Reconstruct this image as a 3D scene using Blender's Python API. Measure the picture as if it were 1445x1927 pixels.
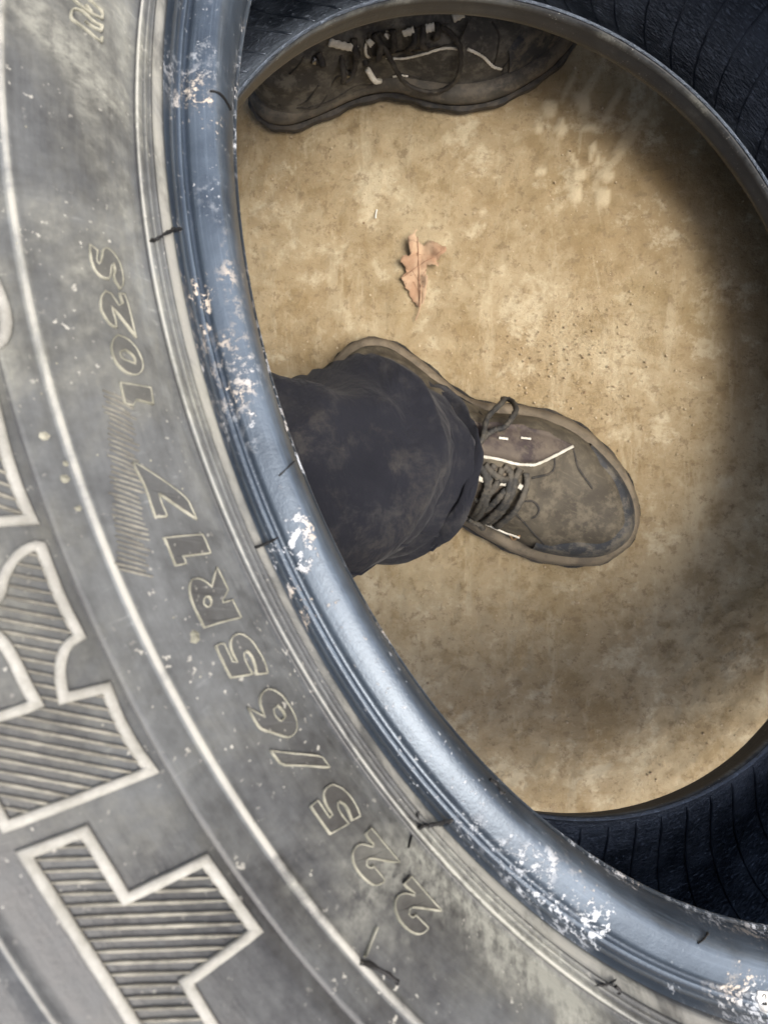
import bpy, math, random
import numpy as np
from mathutils import Vector, Matrix
from mathutils.bvhtree import BVHTree
from mathutils.geometry import tessellate_polygon

for _o in list(bpy.data.objects):
    bpy.data.objects.remove(_o)
S = bpy.context.scene
COL = S.collection
R = math.radians

# ------------------------------------------------------------------ camera, sky, sun, exposure
GN = np.array([-.0957, -.055, 1.0]); GN /= np.linalg.norm(GN)       # ground normal seen from the hand-held camera
EX = np.array([1., 0, 0]); EX -= EX @ GN * GN; EX /= np.linalg.norm(EX); EY = np.cross(GN, EX)
RW = np.stack([EX, EY, GN]); ORG = np.array([0, 0, -.60])
def wld(p):
    return RW @ (np.asarray(p, float) - ORG)
cam = bpy.data.cameras.new('camera')
co = bpy.data.objects.new('camera', cam); COL.objects.link(co)
M4 = Matrix([[*RW[i], float((RW @ (-ORG))[i])] for i in range(3)] + [[0, 0, 0, 1]])
co.matrix_world = M4
cam.sensor_fit = 'VERTICAL'; cam.sensor_height = 36; cam.lens = 1336 / 1927 * 36
cam.clip_start = .01; cam.clip_end = 3000
cam.dof.use_dof = True; cam.dof.focus_distance = .30; cam.dof.aperture_fstop = 30
S.camera = co

SUN_EL, SUN_AZ = R(66), R(-14)        # direction the light comes from, azimuth counted from +x
world = bpy.data.worlds.new('World'); S.world = world; world.use_nodes = True
wn = world.node_tree.nodes; wl = world.node_tree.links
sky = wn.new('ShaderNodeTexSky'); sky.sky_type = 'NISHITA'; sky.sun_disc = False
sky.sun_elevation = SUN_EL; sky.sun_rotation = math.pi / 2 - SUN_AZ
sky.air_density = .8; sky.dust_density = 6.0; sky.ozone_density = .6
wn['Background'].inputs['Strength'].default_value = .10
wl.new(sky.outputs[0], wn['Background'].inputs[0])
sun = bpy.data.lights.new('sun', 'SUN'); sun.energy = 1.5; sun.angle = R(28); sun.color = (1, .975, .93)
so = bpy.data.objects.new('sun', sun); COL.objects.link(so)
sd = Vector((math.cos(SUN_EL) * math.cos(SUN_AZ), math.cos(SUN_EL) * math.sin(SUN_AZ), math.sin(SUN_EL)))
so.rotation_euler = sd.to_track_quat('Z', 'Y').to_euler(); so.location = sd * 5
S.view_settings.view_transform = 'Standard'; S.view_settings.look = 'None'
S.view_settings.exposure = 1.15; S.view_settings.gamma = 1; S.view_settings.use_curve_mapping = False
S.render.engine = 'CYCLES'
S.render.resolution_x = 767; S.render.resolution_y = 1024

# ------------------------------------------------------------------ helpers
random.seed(7); rng = np.random.default_rng(7)
def obj(name, verts, faces, mat, parent=None, label=None, smooth=True, kind=None, uvs=None, attrs=None):
    me = bpy.data.meshes.new(name)
    me.from_pydata([tuple(map(float, v)) for v in verts], [], faces)
    if smooth:
        me.polygons.foreach_set('use_smooth', [True] * len(me.polygons))
    if uvs is not None:
        lay = me.uv_layers.new(name='UVMap')
        vi = np.empty(len(me.loops), dtype=np.int32); me.loops.foreach_get('vertex_index', vi)
        lay.data.foreach_set('uv', np.asarray(uvs, dtype=np.float32)[vi].ravel())
    for k, a in (attrs or {}).items():
        at = me.attributes.new(k, 'FLOAT', 'POINT'); at.data.foreach_set('value', np.asarray(a, dtype=np.float32))
    if mat: me.materials.append(mat)
    o = bpy.data.objects.new(name, me); COL.objects.link(o)
    if parent: o.parent = parent
    if label: o['label'] = label
    if kind: o['kind'] = kind
    return o
def tag(o, label, cat, group=None):
    o['label'] = label; o['category'] = cat
    if group: o['group'] = group
_NG = {}
def vnoise(x, y, sc, seed):
    if seed not in _NG: _NG[seed] = np.random.default_rng(seed).random((257, 257))
    g = _NG[seed]; x = np.asarray(x) / sc + 400.3; y = np.asarray(y) / sc + 300.7
    xi = np.floor(x).astype(int); yi = np.floor(y).astype(int); fx = x - xi; fy = y - yi
    fx = fx * fx * (3 - 2 * fx); fy = fy * fy * (3 - 2 * fy)
    a = g[xi % 256, yi % 256]; b = g[(xi + 1) % 256, yi % 256]; c = g[xi % 256, (yi + 1) % 256]; d = g[(xi + 1) % 256, (yi + 1) % 256]
    return (a * (1 - fx) + b * fx) * (1 - fy) + (c * (1 - fx) + d * fx) * fy - .5
def fbm(x, y, sc, seed, n=4):
    return sum(vnoise(x, y, sc / 2 ** k, seed + k) / 2 ** k for k in range(n))
def grid_faces(nu, nv, wrap=False):
    f = []
    for i in range(nu if wrap else nu - 1):
        a = i * nv; b = ((i + 1) % nu) * nv
        for j in range(nv - 1):
            f.append((a + j, b + j, b + j + 1, a + j + 1))
    return f
def tube(pts, rad, n=6, flat=1.0, up=None, cap=True):
    """tube along 3D points; rad is a number or a list"""
    P = np.array(pts, float); m = len(P); T = np.gradient(P, axis=0); T /= np.linalg.norm(T, axis=1)[:, None] + 1e-12
    rad = np.ones(m) * rad if np.isscalar(rad) else np.asarray(rad)
    V = []; u = np.array(up if up is not None else (0, 0, 1.), float)
    U = np.broadcast_to(u, P.shape) if u.ndim == 1 else u
    for k in range(m):
        s = np.cross(T[k], U[k]); s /= np.linalg.norm(s) + 1e-12; w = np.cross(s, T[k])
        for j in range(n):
            a = 2 * math.pi * j / n
            V.append(P[k] + rad[k] * (math.cos(a) * s + flat * math.sin(a) * w))
    F = [(k * n + j, k * n + (j + 1) % n, (k + 1) * n + (j + 1) % n, (k + 1) * n + j) for k in range(m - 1) for j in range(n)]
    if cap: F += [tuple(range(n))[::-1], tuple((m - 1) * n + j for j in range(n))]
    return V, F
def smooth_line(pts, n=6):
    """Catmull-Rom through the points"""
    P = [np.array(p, float) for p in pts]
    if len(P) < 3: return [P[0] + (P[1] - P[0]) * k / n for k in range(n + 1)]
    Q = [2 * P[0] - P[1]] + P + [2 * P[-1] - P[-2]]; out = []
    for i in range(1, len(Q) - 2):
        a, b, c, d = Q[i - 1:i + 3]
        for k in range(n):
            t = k / n
            out.append(.5 * (2 * b + (c - a) * t + (2 * a - 5 * b + 4 * c - d) * t * t + (3 * b - a - 3 * c + d) * t ** 3))
    out.append(P[-1]); return out

# ------------------------------------------------------------------ materials
class NT:
    def __init__(s, name):
        s.m = bpy.data.materials.new(name); s.m.use_nodes = True; s.t = s.m.node_tree; s.n = s.t.nodes; s.l = s.t.links
        s.b = s.n['Principled BSDF']
    def node(s, typ, **kw):
        n = s.n.new(typ)
        for k, v in kw.items(): setattr(n, k, v)
        return n
    def set(s, sock, v):
        if hasattr(v, 'is_output'): s.l.new(v, sock)
        elif isinstance(v, tuple) and len(v) == 3 and len(getattr(sock, 'default_value', (0, 0, 0))) == 4: sock.default_value = (*v, 1)
        else: sock.default_value = v
    def coord(s, kind='Object', scale=(1, 1, 1), rot=(0, 0, 0)):
        tc = s.node('ShaderNodeTexCoord'); mp = s.node('ShaderNodeMapping')
        mp.inputs['Scale'].default_value = scale; mp.inputs['Rotation'].default_value = rot
        s.l.new(tc.outputs[kind], mp.inputs[0]); return mp.outputs[0]
    def noise(s, vec, scale, detail=5, rough=.6, dist=0, typ=None):
        n = s.node('ShaderNodeTexNoise'); n.inputs['Scale'].default_value = scale; n.inputs['Detail'].default_value = detail
        n.inputs['Roughness'].default_value = rough; n.inputs['Distortion'].default_value = dist
        s.l.new(vec, n.inputs['Vector']); return n.outputs['Fac']
    def voro(s, vec, scale, feature='F1', rand=1):
        n = s.node('ShaderNodeTexVoronoi', feature=feature); n.inputs['Scale'].default_value = scale
        n.inputs['Randomness'].default_value = rand; s.l.new(vec, n.inputs['Vector']); return n.outputs['Distance']
    def ramp(s, fac, a, b, lo=0., hi=1.):
        n = s.node('ShaderNodeMapRange'); n.interpolation_type = 'SMOOTHSTEP'
        s.set(n.inputs[0], fac); n.inputs[1].default_value = a; n.inputs[2].default_value = b; n.inputs[3].default_value = lo; n.inputs[4].default_value = hi
        return n.outputs[0]
    def math(s, op, a, b=0., clamp=False):
        n = s.node('ShaderNodeMath', operation=op, use_clamp=clamp); s.set(n.inputs[0], a); s.set(n.inputs[1], b); return n.outputs[0]
    def mix(s, fac, a, b, mode='MIX'):
        n = s.node('ShaderNodeMix', data_type='RGBA', blend_type=mode); s.set(n.inputs[0], fac); s.set(n.inputs[6], a); s.set(n.inputs[7], b); return n.outputs[2]
    def attr(s, name):
        n = s.node('ShaderNodeAttribute', attribute_name=name); return n.outputs['Fac']
    def bump(s, h, strength=.5, dist=.001, prev=None):
        n = s.node('ShaderNodeBump'); n.inputs['Strength'].default_value = strength; n.inputs['Distance'].default_value = dist
        s.l.new(h, n.inputs['Height'])
        if prev: s.l.new(prev, n.inputs['Normal'])
        return n.outputs[0]
    def out(s, col=None, rough=None, normal=None, spec=None, **kw):
        if col is not None: s.set(s.b.inputs['Base Color'], col)
        if rough is not None: s.set(s.b.inputs['Roughness'], rough)
        if spec is not None: s.set(s.b.inputs['Specular IOR Level'], spec)
        if normal is not None: s.l.new(normal, s.b.inputs['Normal'])
        for k, v in kw.items(): s.set(s.b.inputs[k], v)
        return s.m

DUST = (.30, .305, .265); DUSTL = (.52, .51, .45)
def rubber_material(name, base=(.030, .031, .033), dust_gain=1.0):
    m = NT(name); uv = m.coord('UV'); ob = m.coord('Object')
    d = m.attr('dust')                                         # how much dust and scuffing each ring of the profile holds
    n1 = m.noise(ob, 9, 6, .62); n2 = m.noise(ob, 38, 6, .65, .6); n3 = m.noise(ob, 340, 4, .7)
    st = m.noise(m.coord('UV', (60, 620, 1)), 1, 4, .6)           # thin scratches along the ring
    diag = m.noise(m.coord('UV', (500, 90, 1), (0, 0, R(35))), 1, 3, .6)
    blot = m.ramp(n1, .40, .62); fine = m.ramp(n2, .36, .66)
    mask = m.math('MULTIPLY', d, m.math('ADD', .16, m.math('MULTIPLY', m.math('ADD', blot, fine), .50)))
    mask = m.math('ADD', mask, m.math('MULTIPLY', m.math('SUBTRACT', st, .5), m.math('MULTIPLY', d, .55)), True)
    mask = m.math('ADD', mask, m.math('MULTIPLY', m.math('SUBTRACT', n3, .5), m.math('MULTIPLY', d, .9)), True)
    pv = m.math('MULTIPLY', m.ramp(m.noise(ob, 15, 6, .66, .4), .50, .64), m.ramp(m.noise(m.coord('UV', (420, 260, 1), (0, 0, .5)), 1, 5, .75), .34, .64))
    mask = m.math('ADD', mask, m.math('MULTIPLY', pv, m.math('MULTIPLY', d, 1.1)), True)
    scr = m.math('MULTIPLY', m.ramp(diag, .60, .72), m.math('MULTIPLY', m.ramp(n2, .5, .62), m.ramp(n1, .48, .6)))
    mask = m.math('ADD', mask, m.math('MULTIPLY', scr, m.math('MULTIPLY', d, .9)), True)
    mask = m.math('MULTIPLY', mask, dust_gain, True)
    speck = m.ramp(m.noise(ob, 700, 2, .5), .66, .72); gate = m.ramp(m.noise(ob, 40, 4, .6), .44, .60)
    speck = m.math('MULTIPLY', speck, m.math('MULTIPLY', gate, m.math('MINIMUM', m.math('MULTIPLY', d, 2.2), 1)))
    warm = m.ramp(m.noise(ob, 15, 6, .66, .4), .42, .60)
    dc = m.mix(warm, (.215, .23, .232), DUST)
    col = m.mix(mask, base, dc); col = m.mix(m.math('MULTIPLY', speck, .75), col, DUSTL)
    col = m.mix(m.math('MULTIPLY', m.ramp(d, .85, 1.15), m.ramp(n2, .36, .56, .12, .66)), col, DUSTL)
    rough = m.math('ADD', .42, m.math('MULTIPLY', mask, .5), True)
    h = m.math('ADD', m.math('MULTIPLY', n3, .5), m.math('ADD', m.math('MULTIPLY', m.noise(ob, 900, 3), .35), m.math('MULTIPLY', st, .5)))
    return m.out(col, rough, m.bump(h, .35, .0006), .5)
MAT = {}
MAT['sidewall'] = rubber_material('dusty sidewall rubber')
def bead_material():
    m = NT('glossy scuffed bead rubber'); ob = m.coord('Object')
    d = m.attr('dust'); uvn = m.coord('UV'); sx = m.node('ShaderNodeSeparateXYZ'); m.l.new(uvn, sx.inputs[0]); v = sx.outputs[1]
    lipside = m.ramp(v, .026, .014, .35, 1.0)
    edges = m.math('ADD', .18, m.math('MAXIMUM', m.ramp(v, .0125, .0090), m.ramp(v, .0185, .0215)))
    n1 = m.noise(ob, 36, 5, .66, .1); n2 = m.noise(ob, 270, 6, .78, .05); n3 = m.noise(ob, 900, 3, .75); gr = m.noise(ob, 520, 3, .7, .2)
    # crusts of dried mounting paste: clusters of small grains with ragged edges
    where = m.math('ADD', m.ramp(n1, .49, .66), m.math('MULTIPLY', m.math('SUBTRACT', n2, .5), 2.2))
    crust = m.math('MULTIPLY', m.ramp(m.math('MULTIPLY', where, edges), .34, .62), m.ramp(gr, .49, .57))
    solid = m.math('MULTIPLY', m.ramp(n1, .67, .72), m.ramp(n2, .50, .58))
    crust = m.math('MAXIMUM', crust, m.math('MULTIPLY', solid, .85))
    glint = m.math('MULTIPLY', m.ramp(m.noise(ob, 760, 2, .5), .665, .70), m.ramp(m.noise(ob, 48, 4, .6), .47, .60))
    crust = m.math('MAXIMUM', crust, m.math('MULTIPLY', glint, .55))
    mott = m.math('MULTIPLY', m.math('MULTIPLY', m.ramp(m.noise(ob, 430, 5, .78, 0), .50, .60), m.ramp(m.noise(ob, 24, 4, .6), .47, .60)), m.math('MULTIPLY', edges, .75))
    crust = m.math('MAXIMUM', crust, mott)
    film_sheen = m.math('MULTIPLY', m.ramp(m.noise(ob, 20, 5, .62, .1), .36, .66), .40)  # residue film, with part of the bluish sky sheen painted in
    st = m.noise(m.coord('UV', (30, 1700, 1)), 1, 4, .65)
    film_sheen = m.math('ADD', film_sheen, m.math('MULTIPLY', m.ramp(st, .50, .68), .22), True)
    film_sheen = m.math('MULTIPLY', m.math('ADD', film_sheen, m.ramp(m.noise(ob, 7, 3, .5), .38, .60, .0, .30)), m.math('ADD', .12, m.math('MULTIPLY', d, 4.6), True), True)
    film_sheen = m.math('MAXIMUM', film_sheen, m.math('MULTIPLY', d, .7), True)
    warm = m.ramp(m.noise(ob, 21, 2), .50, .60)
    cc = m.mix(warm, (.60, .61, .62), (.56, .47, .37))
    cc = m.mix(m.math('MULTIPLY', m.ramp(m.noise(ob, 13, 3), .60, .66), .6), cc, (.38, .18, .10))
    col = m.mix(film_sheen, (.013, .018, .026), (.19, .235, .285)); col = m.mix(crust, col, cc)
    rough = m.math('ADD', m.math('ADD', m.math('ADD', .29, m.math('MULTIPLY', n2, .16)), m.math('MULTIPLY', film_sheen, .30)), m.math('MULTIPLY', crust, .45), True)
    h = m.math('ADD', m.math('MULTIPLY', n3, .55), m.math('ADD', m.math('MULTIPLY', crust, .8), m.math('MULTIPLY', n2, .5)))
    return m.out(col, rough, m.bump(h, .50, .00045), 1.0, **{'Specular Tint': (.74, .87, 1.0), 'Coat Weight': .35, 'Coat Roughness': .34, 'Coat Tint': (.85, .93, 1.0)})
MAT['bead'] = bead_material()
MAT['rear_bead'] = rubber_material('dark rear bead rubber', (.012, .013, .015), .6)  # darker base and less dust than the sidewall rubber
def liner_material():
    m = NT('black inner liner rubber'); ob = m.coord('Object'); st = m.coord('UV', (260, 620, 1))
    n = m.noise(st, 1, 4, .65, .8); v = m.voro(m.coord('UV', (330, 560, 1)), 1)
    dust = m.math('MULTIPLY', m.ramp(m.noise(ob, 26, 6, .7), .42, .70), .30)
    dust = m.math('ADD', dust, m.math('MULTIPLY', m.ramp(n, .55, .66), .60), True)
    dust = m.math('ADD', dust, m.math('MULTIPLY', m.attr('dust'), .8), True)
    col = m.mix(dust, (.014, .019, .027), (.26, .31, .38))  # dust tint made pale blue to paint in sky light and glints
    h = m.math('ADD', n, m.math('MULTIPLY', v, -.5))
    return m.out(col, m.math('ADD', .33, m.math('MULTIPLY', dust, .5)), m.bump(h, .9, .0012), 1.0, **{'Specular Tint': (.78, .88, 1.0)})
MAT['liner'] = liner_material()
def pale_material(name, c1, c2, rough=.8):
    m = NT(name); ob = m.coord('Object'); n = m.noise(ob, 120, 6, .7); n2 = m.noise(ob, 25, 4, .6)
    col = m.mix(m.ramp(n, .35, .68), c1, c2); col = m.mix(m.math('MULTIPLY', m.ramp(n2, .5, .7), .5), col, tuple(x * .72 for x in c1))
    return m.out(col, rough, m.bump(m.noise(ob, 900, 3), .4, .0004), .3)
MAT['white_letter'] = pale_material('worn off-white letter rubber', (.29, .287, .255), (.44, .437, .40))
MAT['edge'] = pale_material('dusty scuffed edge of raised lettering', (.20, .198, .155), (.43, .42, .34))
MAT['rib'] = pale_material('scuffed rib rubber', (.14, .135, .115), (.33, .32, .27))
MAT['plateau'] = rubber_material('raised letter face rubber', (.035, .034, .033), .75)
MAT['black'] = NT('black rubber flash').out((.012, .012, .012), .6)

# ------------------------------------------------------------------ ground: one sheet, fine where the picture looks, coarse out to the horizon
def ground():
    inner = np.arange(-.62, .6201, .0028)
    ext = [.62]
    while ext[-1] < 900: ext.append(ext[-1] * 1.22 + .01)
    ax = np.concatenate([-np.array(ext[:0:-1]), inner, np.array(ext[1:])]); n = len(ax)
    cx_, cy_ = .12, .08
    X, Y = np.meshgrid(ax + cx_, ax + cy_, indexing='ij')
    rr = np.hypot(X - cx_, Y - cy_)
    Z = fbm(X, Y, .09, 11, 3) * .0030 + fbm(X, Y, .016, 21, 3) * .0018
    pr = np.zeros_like(X)
    # trodden dust lifted by a boot tread: lugs and drag streaks
    for (x, y, a, b, t, hgt) in PRINTS:
        dx = (X - x) * math.cos(t) + (Y - y) * math.sin(t); dy = -(X - x) * math.sin(t) + (Y - y) * math.cos(t)
        e = np.abs(dx / a) ** 3 + np.abs(dy / b) ** 3 + .5 * fbm(X, Y, .008, 31, 2)
        mk = 1 / (1 + np.exp((e - 1) * 5)); pr = np.maximum(pr, mk * hgt); Z = Z + mk * .0016 * hgt
    rough_zone = np.clip(fbm(X, Y, .12, 41, 2) * 2.2 + .35, 0, 1)
    Z = Z + rough_zone * np.maximum(fbm(X, Y, .0075, 51, 3), 0) * .0034
    Z = np.where(rr > 2, np.minimum(0, 0), Z) * np.clip((6 - rr) / 4, 0, 1)
    Z -= .0015
    V = np.stack([X, Y, Z], -1).reshape(-1, 3)
    m = NT('trodden dusty earth'); ob = m.coord('Object')
    a = m.noise(ob, 5.5, 6, .66, .15); b = m.noise(ob, 21, 8, .74, .12); c = m.noise(ob, 95, 7, .76, .1); e = m.noise(ob, 420, 4, .7)
    sc = m.noise(m.coord('Object', (38, 9, 1), (0, 0, R(42))), 1, 6, .72, .25)
    col = m.mix(m.ramp(a, .34, .66), (.31, .232, .138), (.44, .362, .248))
    col = m.mix(m.math('MULTIPLY', m.ramp(b, .50, .62), .55), col, (.235, .165, .082))
    col = m.mix(m.math('MULTIPLY', m.ramp(b, .48, .37), .75), col, (.56, .485, .36))
    col = m.mix(m.math('MULTIPLY', m.ramp(sc, .53, .64), .40), col, (.55, .475, .35))
    sc2 = m.noise(m.coord('Object', (14, 70, 1), (0, 0, R(-20))), 1, 6, .72, .3)
    col = m.mix(m.math('MULTIPLY', m.ramp(sc2, .55, .68), .35), col, (.28, .20, .105))
    col = m.mix(m.math('MULTIPLY', m.ramp(c, .54, .62), .55), col, (.20, .145, .09))
    col = m.mix(m.math('MULTIPLY', m.ramp(c, .44, .33), .30), col, (.56, .49, .37))
    g1 = m.noise(ob, 9, 5, .65)
    col = m.mix(m.math('MULTIPLY', m.ramp(g1, .50, .70), .40), col, (.26, .195, .10))
    pt = m.math('MULTIPLY', m.ramp(m.voro(ob, 300), .14, .07), m.ramp(m.noise(ob, 34, 3), .52, .6))
    col = m.mix(m.math('MULTIPLY', pt, .8), col, (.10, .065, .04))
    col = m.mix(m.math('MULTIPLY', m.attr('print'), .85), col, (.60, .51, .37))
    h = m.math('ADD', m.math('MULTIPLY', c, .8), m.math('ADD', m.math('MULTIPLY', e, .30), m.math('MULTIPLY', b, 1.2)))
    col = m.mix(1.0, col, (.93, .925, .85), 'MULTIPLY')
    m.out(col, .92, m.bump(h, .95, .0028), .2)
    obj('ground', V, grid_faces(n, n), m.m, kind='structure', attrs={'print': pr.ravel()})
PRINTS = [(0.1428, 0.3108, 0.003, 0.0078, 0.0, 0.9), (0.1661, 0.3094, 0.0061, 0.003, 0.0, 0.9), (0.1428, 0.3104, 0.0052, 0.0035, 0.0, 0.9), (0.1334, 0.3258, 0.0056, 0.0069, 0.0, 0.9), (0.1592, 0.3295, 0.0087, 0.0052, -1.047, 0.9), (0.1664, 0.2891, 0.0015, 0.0104, 0.175, 0.9), (0.1706, 0.2889, 0.0013, 0.0096, 0.175, 0.9), (0.1784, 0.2708, 0.0069, 0.0048, -0.524, 0.9), (0.1575, 0.2716, 0.0056, 0.0043, 0.0, 0.9), (0.1762, 0.2538, 0.0056, 0.0074, 0.0, 0.9), (0.1552, 0.2575, 0.0052, 0.0061, 0.0, 0.9), (0.1272, 0.2769, 0.0039, 0.0035, 0.0, 0.9), (0.1247, 0.3104, 0.003, 0.0043, 0.0, 0.9), (0.1884, 0.2869, 0.026, 0.003, 0.908, 0.55), (0.1984, 0.3071, 0.0239, 0.0035, 0.96, 0.55), (0.1816, 0.3243, 0.0174, 0.003, 1.047, 0.55), (0.1648, 0.3415, 0.0174, 0.0035, 1.047, 0.55), (0.1482, 0.3424, 0.013, 0.0026, 1.134, 0.55), (0.1532, 0.2842, 0.0017, 0.0096, 0.436, 0.9)]
ground()

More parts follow.
